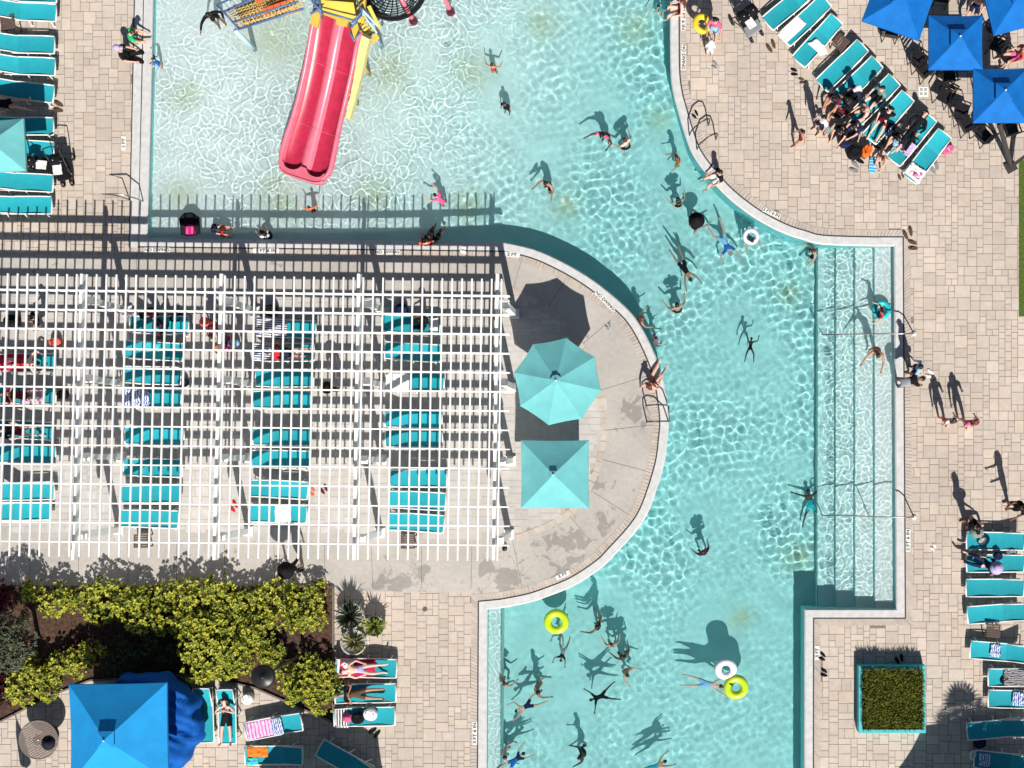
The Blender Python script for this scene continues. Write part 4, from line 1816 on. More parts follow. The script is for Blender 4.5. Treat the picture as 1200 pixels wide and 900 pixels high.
def person(px, py, ang, ps, label, skin='fair', hair=('hair', 'brown'), wear=(), z=0.0, zref=None, scale=1.0, hat=None, wet=False, tilt=0.0, group=None):
    """px,py = photo pixel of the point zref metres high above the figure's origin; ang = heading in the photo"""
    P = pose(ps)
    v = at(px, py, zref if zref is not None else z)
    r = empty('person', (v.x, v.y, z), R(ang - 90), scale, label, 'person', group)
    if tilt:
        r.rotation_euler = (R(tilt), 0, R(ang - 90))
    obs = [mesh_obj('body', P['body'], [SKIN[skin], M_eye, M_lip], r)]
    if hair and P.get(hair[0]):
        obs.append(mesh_obj('hair', P[hair[0]], HAIR[hair[1]], r))
    for kind, col in wear:
        if P.get(kind):
            nm = {'shirt': 'shirt', 'vest': 'vest', 'shorts': 'shorts', 'suit': 'swimsuit', 'bottom': 'trunks', 'bikini': 'bikini', 'dress': 'dress', 'trousers': 'trousers', 'rash': 'swim_shirt'}[kind]
            obs.append(mesh_obj(nm, P[kind], CL[col], r))
    if hat:
        J = P['J']
        hd, hm = J['_hd'], J['hm']
        kind, col = hat
        m = MB()
        if kind == 'cap':
            m.ball((0, 0, .0), .112, 12, 6, (1, 1.05, .85))
            m.add([(-.07, .08, .0), (.07, .08, .0), (.06, .20, -.005), (-.06, .20, -.005), (-.07, .08, .012), (.07, .08, .012), (.06, .20, .007), (-.06, .20, .007)], [(3, 2, 1, 0), (4, 5, 6, 7), (0, 1, 5, 4), (1, 2, 6, 5), (2, 3, 7, 6), (3, 0, 4, 7)])
        else:
            br = {'sun': .23, 'wide': .30, 'bucket': .17}[kind]
            m.lathe((0, 0, 0), [(br, -.03), (br + .004, -.022), (.125, .0), (.115, .07), (.085, .105), (.001, .112)], 20)
        ho = m.build('hat', CL[col], r, True)
        q = hd.to_track_quat('Z', 'Y')
        ho.rotation_mode = 'QUATERNION'
        ho.rotation_quaternion = q if hd.z < .93 else Matrix.Identity(3).to_quaternion()
        ho.location = hm + hd * .055
        obs.append(ho)
    if wet:
        for o in obs:
            o.cycles.is_caustics_receiver = True
    return r


def wader(px, py, ang, label, ps='wade', scale=.95, dip=.0, **k):
    """someone standing in the pool: feet on the floor unless too deep, then floating upright"""
    zt = .25
    v = at(px, py, zt)
    fz = floor_z(v.x, v.y)
    hgt = 1.66
    if WL - fz > .85 and (ps in ('stand', 'wade', 'hug') or (ps == 'splash' and 'pink top' not in label)) and ' ring' not in label:
        ps, hgt = 'bob', 1.48
    z = max(fz, WL - .84 * hgt * scale) - dip
    top = z + (hgt - .06) * scale
    return person(px, py, ang, ps, label, z=z, zref=top, scale=scale, wet=True, **k)


S = 'swimmers in the pool'
# ---- shallow pool
wader(240, 9, -60, 'person in a black swim shirt standing near the water slide at the top edge', 'splash', .95, skin='brown', hair=('hair', 'black'), wear=(('rash', 'black'), ('shorts', 'black')), group=S)
wader(576, 76, 80, 'child with bare shoulders in the pale pool, upper of two near the middle', 'wade', .62, skin='tan', hair=('hair', 'black'), wear=(('bottom', 'red'),), group=S)
wader(591, 121, 250, 'child in a black shirt in the pale pool, lower of two near the middle', 'stand', .68, skin='brown', hair=('hair', 'black'), wear=(('shirt', 'black'), ('shorts', 'black')), group=S)
wader(709, 152, 245, 'swimmer in a pink top with both dark arms spread on the water', 'splash', .92, skin='dark', hair=('long', 'black'), wear=(('vest', 'pink'), ('shorts', 'maroon')), group=S)
wader(733, 165, 130, 'pale bare-backed swimmer beside the swimmer in pink', 'hug', .95, skin='pale', hair=('hair', 'brown'), wear=(('shorts', 'navy'),), group=S)
wader(794, 184, 200, 'swimmer with an orange top close to the curved bank ladder', 'hug', .75, skin='tan', hair=('hair', 'brown'), wear=(('vest', 'orange'),), group=S)
wader(640, 213, 240, 'tanned swimmer crossing the middle of the pool alone', 'hug', .92, skin='tan', hair=('hair', 'black'), wear=(('shorts', 'black'),), group=S)
wader(515, 232, 145, 'child in a bright pink shirt swimming near the pergola shadow', 'hug', .72, skin='fair', hair=('hair', 'black'), wear=(('shirt', 'pink'), ('shorts', 'pink')), group=S)
wader(362, 243, 100, 'small child in an orange shirt standing below the red slide', 'wade', .58, skin='fair', hair=('hair', 'black'), wear=(('shirt', 'orange'), ('shorts', 'black')), group=S)
wader(304, 271, 140, 'child in a pale pink shirt standing against the pergola side wall', 'crouch', .75, skin='fair', hair=('long', 'brown'), wear=(('shirt', 'white'), ('shorts', 'navy')), group=S)
person(500, 284, 100, 'sit', 'person in black sitting on the pool edge in the pergola shade', skin='pale', hair=('hair', 'black'), wear=(('vest', 'coral'), ('shorts', 'black')), z=.02, zref=.3, wet=True)
person(507, 279, 75, 'sit', 'person in a black top sitting beside the one in coral at the shaded edge', skin='brown', hair=('hair', 'black'), wear=(('shirt', 'black'), ('shorts', 'black')), z=.02, zref=.3, wet=True)
wader(241, 264, 0, 'child in a dark blue shirt wading between the pink bag float and the orange child', 'crouch', .7, skin='fair', hair=('hair', 'black'), wear=(('shirt', 'navy'), ('shorts', 'blue')), group=S)
wader(252, 266, 0, 'child in an orange-red swim shirt in the shaded shallow corner', 'crouch', .66, skin='fair', hair=None, wear=(('shirt', 'red'), ('shorts', 'red')), hat=('bucket', 'coral'), group=S)
# ---- middle pool
wader(795, 235, 110, 'swimmer in black with only the head showing above the dark hat swimmer', 'stand', .85, skin='pale', hair=('long', 'black'), wear=(('suit', 'black'),), group=S)
wader(815, 260, 55, 'swimmer under a very wide black hat', 'wade', .95, skin='fair', hair=('hair', 'black'), wear=(('suit', 'black'),), hat=('wide', 'black'), group=S)
person(848, 282, -60, 'dive', 'swimmer in a blue shirt gliding under the surface', skin='fair', hair=('hair', 'grey'), wear=(('shirt', 'blue'), ('shorts', 'sky')), z=-.42, wet=True, scale=.8, group=S)
wader(879, 275, -70, 'child leaning in a white swim ring near the curved bank', 'hug', .75, skin='fair', hair=('hair', 'black'), wear=(('vest', 'sage'),), group=S)
person(801, 313, -62, 'swim', 'swimmer in a black swimsuit stretched out face down', skin='tan', hair=('hair', 'brown'), wear=(('suit', 'black'), ('shorts', 'black')), z=WL - 0.20, wet=True, scale=0.78, group=S)
wader(955, 293, 200, 'pale swimmer leaning at the pool edge above the steps', 'hug', .98, skin='pale', hair=('hair', 'brown'), wear=(('shorts', 'navy'),), group=S)
wader(794, 359, 110, 'broad bare-backed swimmer with one arm out near the round island', 'hug', .98, skin='fair', hair=('hair', 'black'), wear=(('shorts', 'black'),), group=S)
wader(751, 374, 20, 'red-haired swimmer resting against the island edge', 'splash', .9, skin='fair', hair=('long', 'red'), wear=(('suit', 'maroon'),), group=S)
wader(768, 397, 20, 'child in a pink shirt holding the island edge', 'wade', .66, skin='pale', hair=('hair', 'black'), wear=(('shirt', 'pink'),), group=S)
person(764, 449, 60, 'legsout', 'person with red hair sitting on the island coping above the ladder', skin='fair', hair=('long', 'red'), wear=(('suit', 'coral'),), z=.03, zref=.5)
person(879, 408, 85, 'dive', 'dark swimmer with bent arms in the middle of the deep pool', skin='dark', hair=('hair', 'black'), wear=(('suit', 'black'),), z=WL - 0.20, wet=True, scale=0.52, group=S)
person(949, 592, 100, 'star', 'swimmer deep under water beside the lower handrail', skin='dark', hair=('hair', 'black'), wear=(('shorts', 'teal'),), z=-.95, wet=True, scale=0.8, group=S)
wader(825, 648, 120, 'lone swimmer in a dark shirt in the deep pool', 'wade', .8, skin='brown', hair=('hair', 'black'), wear=(('shirt', 'maroon'),), group=S)
# ---- steps group
wader(1035, 366, 180, 'child in a red top with a teal ring on the pool steps', 'wade', .72, skin='fair', hair=('hair', 'brown'), wear=(('vest', 'red'), ('shorts', 'navy')), group=S)
wader(1033, 407, 250, 'tanned person with an orange top standing on the pool steps', 'hug', .98, skin='tan', hair=('bun', 'brown'), wear=(('bikini', 'orange'),), group=S)
person(1066, 434, 165, 'stand', 'person in a light blue shirt standing beside the steps', skin='brown', hair=('hair', 'black'), wear=(('shirt', 'sky'), ('shorts', 'navy')), z=.005)
person(1055, 449, 10, 'bend', 'person in dark clothes bending at the edge by the steps', skin='brown', hair=('hair', 'black'), wear=(('shirt', 'black'), ('shorts', 'grey')), z=.02)
person(1104, 494, 100, 'walk', 'left one of two people walking together on the pavers', skin='fair', hair=('long', 'brown'), wear=(('vest', 'white'), ('shorts', 'coral')), z=0, scale=.93)
person(1127, 496, 100, 'walk', 'right one of two people walking together on the pavers', skin='fair', hair=('long', 'red'), wear=(('vest', 'pink'), ('bottom', 'pink')), z=0, scale=1.0)
person(1130, 614, 200, 'hips', 'person in black standing at the foot of the uppermost right lounger', skin='tan', hair=('long', 'black'), wear=(('dress', 'black'),), z=0)
person(1181, 592, 200, 'carry', 'dark-haired person in a long black dress standing above the right loungers', skin='brown', hair=('long', 'black'), wear=(('dress', 'black'),), z=0, scale=1.05)
# ---- top right deck
person(935, 168, 190, 'walk', 'child in a dark red swimsuit standing with one arm out on the pavers', skin='tan', hair=('hair', 'black'), wear=(('suit', 'maroon'),), z=0, scale=.86)
person(957, 154, 215, 'stand', 'person in a white shirt and navy shorts standing beside the child', skin='fair', hair=('hair', 'black'), wear=(('shirt', 'white'), ('shorts', 'navy')), z=0)
person(967, 157, 120, 'bend', 'small child with red hair bending beside the loungers', skin='fair', hair=('hair', 'red'), wear=(('bottom', 'sage'),), z=0, scale=.62)
person(835, 45, 250, 'carry', 'person in a pink top and light blue shorts carrying a yellow ring', skin='fair', hair=('long', 'black'), wear=(('shirt', 'pink'), ('shorts', 'sky')), z=0, scale=1.0)
person(831, 66, 80, 'stand', 'child in a white hooded towel walking by the yellow ring', skin='fair', hair=None, wear=(('dress', 'white'), ('shirt', 'white')), hat=('bucket', 'white'), z=0, scale=.72)
wader(772, 6, 250, 'child in a teal swim vest in the water at the top edge', 'wade', .66, skin='fair', hair=('hair', 'black'), wear=(('shirt', 'teal'),), group=S)
person(798, 8, 180, 'sit', 'red-haired person sitting on the bank at the top edge', skin='pale', hair=('long', 'red'), wear=(('suit', 'red'),), z=.02, zref=.4, wet=True)
person(842, 206, 200, 'sit', 'person in black and white sitting on the curved coping', skin='fair', hair=('hair', 'black'), wear=(('shirt', 'black'), ('shorts', 'white')), z=.02, zref=.35, wet=True)
# crowd on the slanting loungers
seat = .38
person(983, 112, 232, 'sitlean', 'person in a maroon shirt sitting on the fourth slanting lounger', skin='tan', hair=('long', 'black'), wear=(('shirt', 'maroon'), ('shorts', 'blue')), z=seat, zref=.7)
person(1003, 107, 210, 'sit', 'person wearing a white cap seated among the slanting loungers', skin='brown', hair=('hair', 'black'), wear=(('shirt', 'navy'), ('shorts', 'black')), hat=('cap', 'white'), z=seat, zref=.9)
person(1020, 128, 200, 'sitlean', 'person in a red and white striped shirt sitting on the slanting loungers', skin='fair', hair=('hair', 'brown'), wear=(('shirt', 'red_stripe'), ('shorts', 'black')), z=seat, zref=.8)
person(1031, 108, 220, 'sit', 'person in a sage shirt sitting behind the striped shirt', skin='pale', hair=('hair', 'black'), wear=(('shirt', 'sage'), ('shorts', 'black')), z=seat, zref=.8)
person(1037, 138, 238, 'legsout', 'person in black with pale legs stretched along a slanting lounger', skin='pale', hair=('long', 'black'), wear=(('shirt', 'black'), ('shorts', 'maroon')), z=seat, zref=.6)
person(990, 148, 240, 'sitlean', 'person in a black patterned top at the foot of the slanting loungers', skin='fair', hair=('hair', 'black'), wear=(('shirt', 'black'), ('trousers', 'black')), z=seat, zref=.7)
person(1038, 183, 235, 'sitlean', 'child with bare legs sitting at the foot of a slanting lounger', skin='fair', hair=('hair', 'red'), wear=(('bottom', 'black'),), z=.3, zref=.5, scale=.72)
person(1071, 152, 235, 'recline', 'person all in black lying on the second lowest slanting lounger', skin='fair', hair=('long', 'black'), wear=(('rash', 'black'), ('trousers', 'black')), z=seat, zref=.5)
person(1009, 146, 215, 'sitlean', 'person in a navy shirt hunched between the striped shirt and the black bags', skin='fair', hair=('hair', 'black'), wear=(('shirt', 'navy'), ('trousers', 'navy')), z=seat, zref=.7)
person(1058, 158, 230, 'sitlean', 'person in dark clothes with a white collar leaning on the eighth slanting lounger', skin='fair', hair=('hair', 'black'), wear=(('shirt', 'black'), ('shorts', 'navy')), z=seat, zref=.7)
person(999, 128, 140, 'sitlean', 'dark-haired person in black bending over the bags among the slanting loungers', skin='tan', hair=('long', 'black'), wear=(('shirt', 'black'), ('trousers', 'maroon')), z=.3, zref=.7)
person(1196, 62, 190, 'sit', 'person in a bright pink shirt sitting at the right edge under the umbrellas', skin='fair', hair=('hair', 'brown'), wear=(('shirt', 'coral'), ('shorts', 'pink')), z=.46, zref=.8)
person(1146, 4, 250, 'sit', 'person in a striped top sitting between the blue umbrellas', skin='fair', hair=('hair', 'black'), wear=(('shirt', 'red_stripe'), ('shorts', 'navy')), z=.46, zref=.8)
# left bank
person(147, 40, 8, 'sitlean', 'person in a bright green shirt sitting on the left bank', skin='fair', hair=('hair', 'brown'), wear=(('shirt', 'green'), ('shorts', 'sage')), z=.02, zref=.5, wet=True)
person(146, 62, -2, 'sit', 'person in black with a pale blue cap sitting below the green shirt', skin='fair', hair=('hair', 'black'), wear=(('shirt', 'black'), ('trousers', 'black')), hat=('cap', 'lilac'), z=.02, zref=.4, scale=1.05, wet=True)
wader(179, 69, 180, 'toddler in a blue shirt standing in the water before the black shirt', 'wade', .52, skin='fair', hair=('hair', 'brown'), wear=(('shirt', 'blue'), ('shorts', 'blue')), group=S)
person(6, 122, 0, 'recline', 'person in dark clothes lying on the shaded lounger under the left aqua umbrella', skin='fair', hair=('hair', 'black'), wear=(('shirt', 'navy'), ('shorts', 'black')), z=seat, zref=.5)
# under the pergola
person(260, 404, 85, 'legsout', 'person in a magenta dress sitting on the ground under the pergola', skin='fair', hair=('long', 'black'), wear=(('dress', 'magenta'),), hat=('bucket', 'orange'), z=.02, zref=.5)
person(246, 380, -80, 'sit', 'person in maroon with a straw hat behind the magenta dress', skin='tan', hair=('long', 'brown'), wear=(('dress', 'maroon'),), hat=('bucket', 'coral'), z=.25, zref=.6)
person(398, 458, 95, 'stand', 'person in black standing between the third and fourth pergola columns', skin='brown', hair=('hair', 'black'), wear=(('dress', 'black'), ('shirt', 'black')), hat=('sun', 'black'), z=.02, scale=.9)
person(337, 413, 0, 'recline', 'person in a red top reclining in the third pergola column', skin='tan', hair=('hair', 'brown'), wear=(('shirt', 'red'), ('shorts', 'navy')), z=seat, zref=.5)
person(496, 378, 180, 'sit', 'person in black sitting on the uppermost lounger of the fourth pergola column', skin='brown', hair=('long', 'black'), wear=(('shirt', 'black'), ('trousers', 'black')), z=seat, zref=.7)
person(176, 362, 260, 'sitlean', 'person in maroon sitting above the second pergola column', skin='tan', hair=('long', 'black'), wear=(('shirt', 'maroon'), ('shorts', 'black')), z=.2, zref=.5)
person(190, 382, 200, 'sit', 'person in a navy top on the uppermost lounger of the second pergola column', skin='dark', hair=('hair', 'black'), wear=(('shirt', 'navy'), ('shorts', 'black')), z=seat, zref=.7)
person(24, 463, 0, 'folded', 'person in maroon lying in the leftmost pergola column', skin='fair', hair=('hair', 'grey'), wear=(('shirt', 'maroon'), ('shorts', 'maroon')), z=seat, zref=.5)
person(22, 505, 0, 'recline', 'person in dark red shorts reclining in the leftmost pergola column', skin='fair', hair=('hair', 'black'), wear=(('shirt', 'black'), ('shorts', 'maroon')), z=seat, zref=.5)
person(22, 425, 0, 'prone', 'pale person lying face down near the top of the leftmost pergola column', skin='pale', hair=('hair', 'brown'), wear=(('bottom', 'red'),), z=seat, zref=.5)
person(42, 374, 200, 'sit', 'person in dark clothes at the top of the leftmost pergola column', skin='fair', hair=('hair', 'black'), wear=(('shirt', 'black'), ('shorts', 'grey')), z=.35, zref=.7)
person(353, 662, 260, 'walk', 'person all in black walking in a wide black hat beside the shrubs', skin='fair', hair=('hair', 'black'), wear=(('dress', 'black'), ('shirt', 'black'), ('trousers', 'black')), hat=('wide', 'black'), z=0, scale=.98)
# bottom left
person(264.5, 842, -90, 'folded', 'sunbather in a black swimsuit with folded arms on the upright lounger', skin='pale', hair=('long', 'black'), wear=(('suit', 'black'), ('shorts', 'black')), z=.36, zref=.5)
person(424, 784, 0, 'recline', 'sunbather on the red and white towel lounger', skin='pale', hair=('hair', 'black'), wear=(('bikini', 'lilac'),), z=seat, zref=.5)
person(420, 813, 0, 'folded', 'sunbather in a black striped top on the middle lounger', skin='tan', hair=('hair', 'grey'), wear=(('shirt', 'black'), ('shorts', 'brown')), z=seat, zref=.5, hat=('cap', 'grey'))
# right column
person(1143, 622, 0, 'sit', 'person in a grey hat sitting at the head of the right column', skin='fair', hair=('hair', 'brown'), wear=(('shirt', 'grey'), ('shorts', 'navy')), hat=('sun', 'sage'), z=.36, zref=.9)
person(1158, 662, 160, 'legsout', 'person in navy sitting on the second lounger at the right edge', skin='fair', hair=('hair', 'black'), wear=(('shirt', 'navy'), ('trousers', 'navy')), hat=('sun', 'lilac'), z=seat, zref=.7)
# ---- lower pool
wader(700, 735, 150, 'dark-haired swimmer nearest the lime ring on its right', 'wade', .9, skin='brown', hair=('long', 'black'), wear=(('suit', 'black'),), group=S)
wader(717, 757, 100, 'swimmer with only a wet head showing, upper right of the starfish swimmer', 'stand', .82, skin='fair', hair=('hair', 'brown'), wear=(('suit', 'maroon'),), group=S)
wader(730, 771, 120, 'swimmer with a white shoulder strap right of the starfish swimmer', 'stand', .9, skin='brown', hair=('long', 'black'), wear=(('suit', 'white'),), group=S)
wader(734, 791, 330, 'swimmer with sunburnt shoulders just above the starfish swimmer', 'hug', .85, skin='fair', hair=('hair', 'brown'), wear=(('bikini', 'coral'),), group=S)
person(660, 762, 260, 'dive', 'swimmer in black and grey shorts below the lime ring', skin='brown', hair=('hair', 'black'), wear=(('shorts', 'grey'), ('vest', 'black')), z=WL - 0.20, wet=True, scale=0.55, group=S)
person(706, 815, 200, 'star', 'dark swimmer spread like a starfish in the lower pool', skin='dark', hair=('hair', 'black'), wear=(('shirt', 'black'), ('shorts', 'black')), z=WL - 0.15, wet=True, scale=0.64, group=S)
wader(590, 803, 60, 'swimmer with brown hair over the bench at the lower left wall', 'wade', .8, skin='fair', hair=('hair', 'brown'), wear=(('bikini', 'navy'),), group=S)
wader(629, 812, 20, 'swimmer with a dark knot of hair and one arm stretched right', 'splash', .95, skin='tan', hair=('bun', 'black'), wear=(('bikini', 'black'),), group=S)
person(619, 826, 210, 'dive', 'pale swimmer with arms curved forward beside the dark knot of hair', skin='fair', hair=('hair', 'black'), wear=(('shorts', 'navy'),), z=WL - 0.22, wet=True, scale=0.7, group=S)
wader(590, 888, 10, 'swimmer with pale shoulders at the bottom left of the pool', 'wade', .95, skin='pale', hair=('hair', 'black'), wear=(('bikini', 'navy'),), group=S)
person(602, 892, 40, 'swim', 'swimmer in blue beside the pale shoulders at the bottom edge', skin='fair', hair=('hair', 'black'), wear=(('shorts', 'blue'), ('vest', 'navy')), z=WL - 0.20, wet=True, scale=0.7, group=S)
wader(681, 888, 190, 'dark swimmer with one bent arm at the bottom edge of the pool', 'splash', .92, skin='dark', hair=('hair', 'black'), wear=(('shorts', 'black'),), group=S)
person(766, 899, 30, 'swim', 'swimmer half out of the picture at the bottom edge', skin='tan', hair=('hair', 'black'), wear=(('shorts', 'teal'),), z=WL - 0.18, wet=True, scale=0.7, group=S)
person(826, 801, -8, 'swim', 'pale swimmer floating face down with legs stretched left beside the rings', skin='pale', hair=('hair', 'brown'), wear=(('shorts', 'sky'),), z=WL - 0.13, wet=True, scale=0.86, group=S)
wader(862, 800, 190, 'child holding the lime ring beside the white ring', 'hug', .7, skin='fair', hair=('long', 'black'), wear=(('shirt', 'green'),), group=S)
# ================================================================= FLOATS, SLIDE
def ring(px, py, Rr, r, m, label, z=WL - .04, tilt=None, stripe=None):
    root = empty('swim_ring', at(px, py, z + r * .6), 0, 1, label, 'swim ring', 'inflatable swim rings')
    root.location.z = z + r * .55
    o = MB().torus((0, 0, 0), Rr, r, 36, 14, .95, tilt).build('tube', m, root, True)
    o2 = MB().torus((0, 0, 0), Rr, r * 1.003 + .002, 36, 4, 0.02, tilt).build('seam', m, root, True)
    vq = (tilt or Matrix.Identity(3)) @ Vector((Rr * .8, -Rr * .6, r))
    MB().lathe(tuple(vq), [(.02, -.01), (.018, .012), (.012, .016)], 8).build('valve', M_alu, root, True)
    return root


M_lime = mat('vinyl_lime', (.50, .72, .02), .25, .04, 3, .5)
M_vwhite = mat('vinyl_white', (.70, .68, .78), .25, .04, 3, .5)
M_vyel = mat('vinyl_yellow', (.75, .55, .03), .25, .05, 3, .5)
M_vteal = mat('vinyl_teal', (.02, .45, .48), .25, .05, 3, .5)
ring(652, 728.5, .305, .135, M_lime, 'lime inflatable ring drifting alone in the lower pool')
ring(862.5, 805, .30, .135, M_lime, 'lime inflatable ring held by the floating swimmer and child')
ring(850.5, 784, .27, .13, M_vwhite, 'white inflatable ring touching the lime ring', tilt=Matrix.Rotation(R(12), 3, 'X'))
ring(880, 277, .22, .075, M_vwhite, 'small white ring around a leaning child near the curved bank')
ring(1033, 363, .25, .09, M_vteal, 'teal ring around the child on the pool steps')
yr = ring(823, 28, .25, .10, M_vyel, 'yellow inflatable ring carried along the right bank', z=.75, tilt=Matrix.Rotation(R(18), 3, 'Y'))
# lounge float in the shaded corner
fl = empty('lounge_float', at(222, 264, 0), R(4), 1, 'black and pink inflatable lounge float in the shaded shallow corner', 'pool float')
fl.location.z = WL
m = MB()
m.tube([(-.25, -.30, .06), (-.27, .25, .10), (-.1, .36, .16), (.12, .36, .16), (.27, .25, .10), (.25, -.30, .06)], .085, 10)
m.build('bolster', CL['black'], fl, True)
MB().box(0, .17, .10, .48, .36, .12, 0, .8).build('back_cushion', CL['black'], fl)
MB().box(0, -.18, .07, .46, .34, .10, 0, .85).build('seat_cushion', CL['magenta'], fl)
MB().box(-.11, -.18, .124, .12, .24, .012).box(.11, -.18, .124, .12, .24, .012).build('stripe_panel', CL['pink'], fl)

# --- the red double slide
M_slide = mat('slide_red', (.38, .018, .052), .33, .16, 4, .5)
M_slide2 = mat('slide_rim_pink', (.64, .14, .20), .33, .12, 4, .5)
M_yel = mat('play_yellow', (.62, .45, .075), .45, .06, 4, .4)
M_pblue = mat('play_blue', (.07, .14, .30), .4, .08, 4, .4)
M_pblue2 = mat('play_pale_blue', (.40, .58, .70), .4, .08, 4, .4)
path = [((398, 26), 2.0, .88), ((393, 50), 1.6, .87), ((387.5, 80), 1.18, .86), ((381, 110), .80, .86), ((373, 143), .46, .88), ((364.5, 175), .20, .95), ((359.5, 194), .07, .95), ((355.5, 208), .03, .72)]
CP = [at(p[0], p[1], z + WL) for p, z, w_ in path]
cpx = catmull([(p.x, p.y) for p in CP], 4)
cz = catmull([(i, c.z) for i, c in enumerate(CP)], 4)
cw = catmull([(i, q[2]) for i, q in enumerate(path)], 4)
base = at(372, 110, 0)
sl = empty('water_slide', base, 0, 1, 'red double water slide running down into the shallow pool', 'water slide')
PROFS = [(-1.0, .06), (-1.0, .24), (-.97, .27), (-.90, .27), (-.86, .24), (-.80, .08), (-.72, .025), (-.45, .0), (-.22, .025), (-.15, .09), (-.10, .13), (0, .145)]
PROFS = PROFS + [(-a, b) for a, b in PROFS[-2::-1]]


def slide_part(sel, name, m, s0=0, s1=None):
    mb_ = MB()
    n = len(cpx)
    s1 = n if s1 is None else s1
    rows = []
    for i in range(s0, s1):
        p = Vector((*cpx[i], cz[i][1]))
        a, b = Vector(cpx[max(0, i - 1)]), Vector(cpx[min(n - 1, i + 1)])
        d = (b - a).normalized()
        nn = Vector((-d.y, d.x))          # to the right of the photo when heading down
        rows.append([(p.x + nn.x * s * cw[i][1] - base.x, p.y + nn.y * s * cw[i][1] - base.y, p.z + z) for s, z in PROFS])
    k = len(PROFS)
    for r in rows:
        mb_.v += r
    for i in range(len(rows) - 1):
        for j in range(k - 1):
            if sel(j):
                mb_.f.append((i * k + j, (i + 1) * k + j, (i + 1) * k + j + 1, i * k + j + 1))
                mb_.mi.append(0)
    return mb_.build(name, m, sl, True)


K = len(PROFS)
half = K // 2
NR = len(cpx)
slide_part(lambda j: j < 5 or j >= K - 6, 'rim', M_slide2)
slide_part(lambda j: 5 <= j < 8, 'chute', M_slide, 0, NR - 1)
slide_part(lambda j: K - 9 <= j < K - 6, 'chute', M_slide, 0, NR - 1)
slide_part(lambda j: 8 <= j < K - 9, 'divider', M_slide2, 0, NR - 2)
# the flat rounded tray at the foot
e0, e1 = Vector(cpx[-1]), Vector(cpx[-2])
d = (e0 - e1).normalized()
nn = Vector((-d.y, d.x))
q0 = Vector(cpx[-4])
zt = WL + .30
mb_ = MB()
lip = []
for t in np.linspace(-1, 1, 21):
    r_ = e0 + nn * (t * .80) + d * (.16 * (1 - abs(t) ** 5) - .05)
    lip.append((r_.x - base.x, r_.y - base.y, zt))
back_ = []
for t in np.linspace(-1, 1, 21):
    arc_ = max(0.0, 1 - ((abs(t) - .47) / .33) ** 2) if abs(abs(t) - .47) < .33 else 0
    r_ = q0 + nn * (t * .93) + d * (.0 + .20 * arc_ ** .5)
    back_.append((r_.x - base.x, r_.y - base.y, zt))
for i in range(20):
    mb_.quad(back_[i], back_[i + 1], lip[i + 1], lip[i])
    mb_.quad(lip[i], lip[i + 1], (lip[i + 1][0], lip[i + 1][1], WL - .1), (lip[i][0], lip[i][1], WL - .1))
    mb_.quad(back_[i + 1], back_[i], (back_[i][0], back_[i][1], WL - .05), (back_[i + 1][0], back_[i + 1][1], WL - .05))
mb_.tube(lip, .035, 8)
mb_.build('end_tray', M_slide2, sl)
# joints between slide sections
for i in (8, 17):
    p = Vector((*cpx[i], cz[i][1]))
    a, b = Vector(cpx[i - 1]), Vector(cpx[i + 1])
    d = (b - a).normalized()
    nn = Vector((-d.y, d.x))
    pts_ = [(p.x + nn.x * s * cw[i][1] - base.x, p.y + nn.y * s * cw[i][1] - base.y, p.z + z + .006) for s, z in PROFS]
    MB().tube(pts_, .008, 5).build('joint_band', M_slide2, sl, True)
# yellow beam carrying the slide
pts_ = []
for i in range(0, 15, 2):
    p = Vector((*cpx[i], cz[i][1]))
    a, b = Vector(cpx[max(0, i - 1)]), Vector(cpx[i + 1])
    d = (b - a).normalized()
    nn = Vector((-d.y, d.x))
    pts_.append((p.x + nn.x * 1.0 - base.x, p.y + nn.y * 1.0 - base.y, p.z - .02))
mb_ = MB()
for a, b in zip(pts_[:-1], pts_[1:]):
    k_ = .34 * (1 - .7 * pts_.index(a) / len(pts_))
    mb_.bar(a, b, k_, .22)
mb_.build('support_beam', mat('slide_pale_yellow', (.56, .52, .22), .5, .06), sl)
for i in (2, 5):
    q = pts_[i]
    q = (q[0] - .25, q[1], q[2])
    MB().tube([q, (q[0], q[1], floor_z(q[0] + base.x, q[1] + base.y))], .06, 10).build('support_leg', M_yel, sl, True)

# --- the climbing structure above the slide
pb = at(400, 5, 0)
ps_ = empty('play_structure', pb, 0, 1, 'yellow and blue climbing structure at the head of the red slide', 'play structure')


def PP(px, py, z):
    return at(px, py, z) - pb


def plate(pts, z, th, name, m, parent=ps_):
    mb_ = MB()
    n = len(pts)
    top = [tuple(PP(p[0], p[1], z if len(p) < 3 else p[2])) for p in pts]
    bot = [(a, b, c - th) for a, b, c in top]
    mb_.v = top + bot
    mb_.f = [tuple(range(n))[::-1], tuple(range(n, 2 * n))] + [(i, (i + 1) % n, n + (i + 1) % n, n + i) for i in range(n)]
    mb_.mi = [0] * len(mb_.f)
    return mb_.build(name, m, parent)


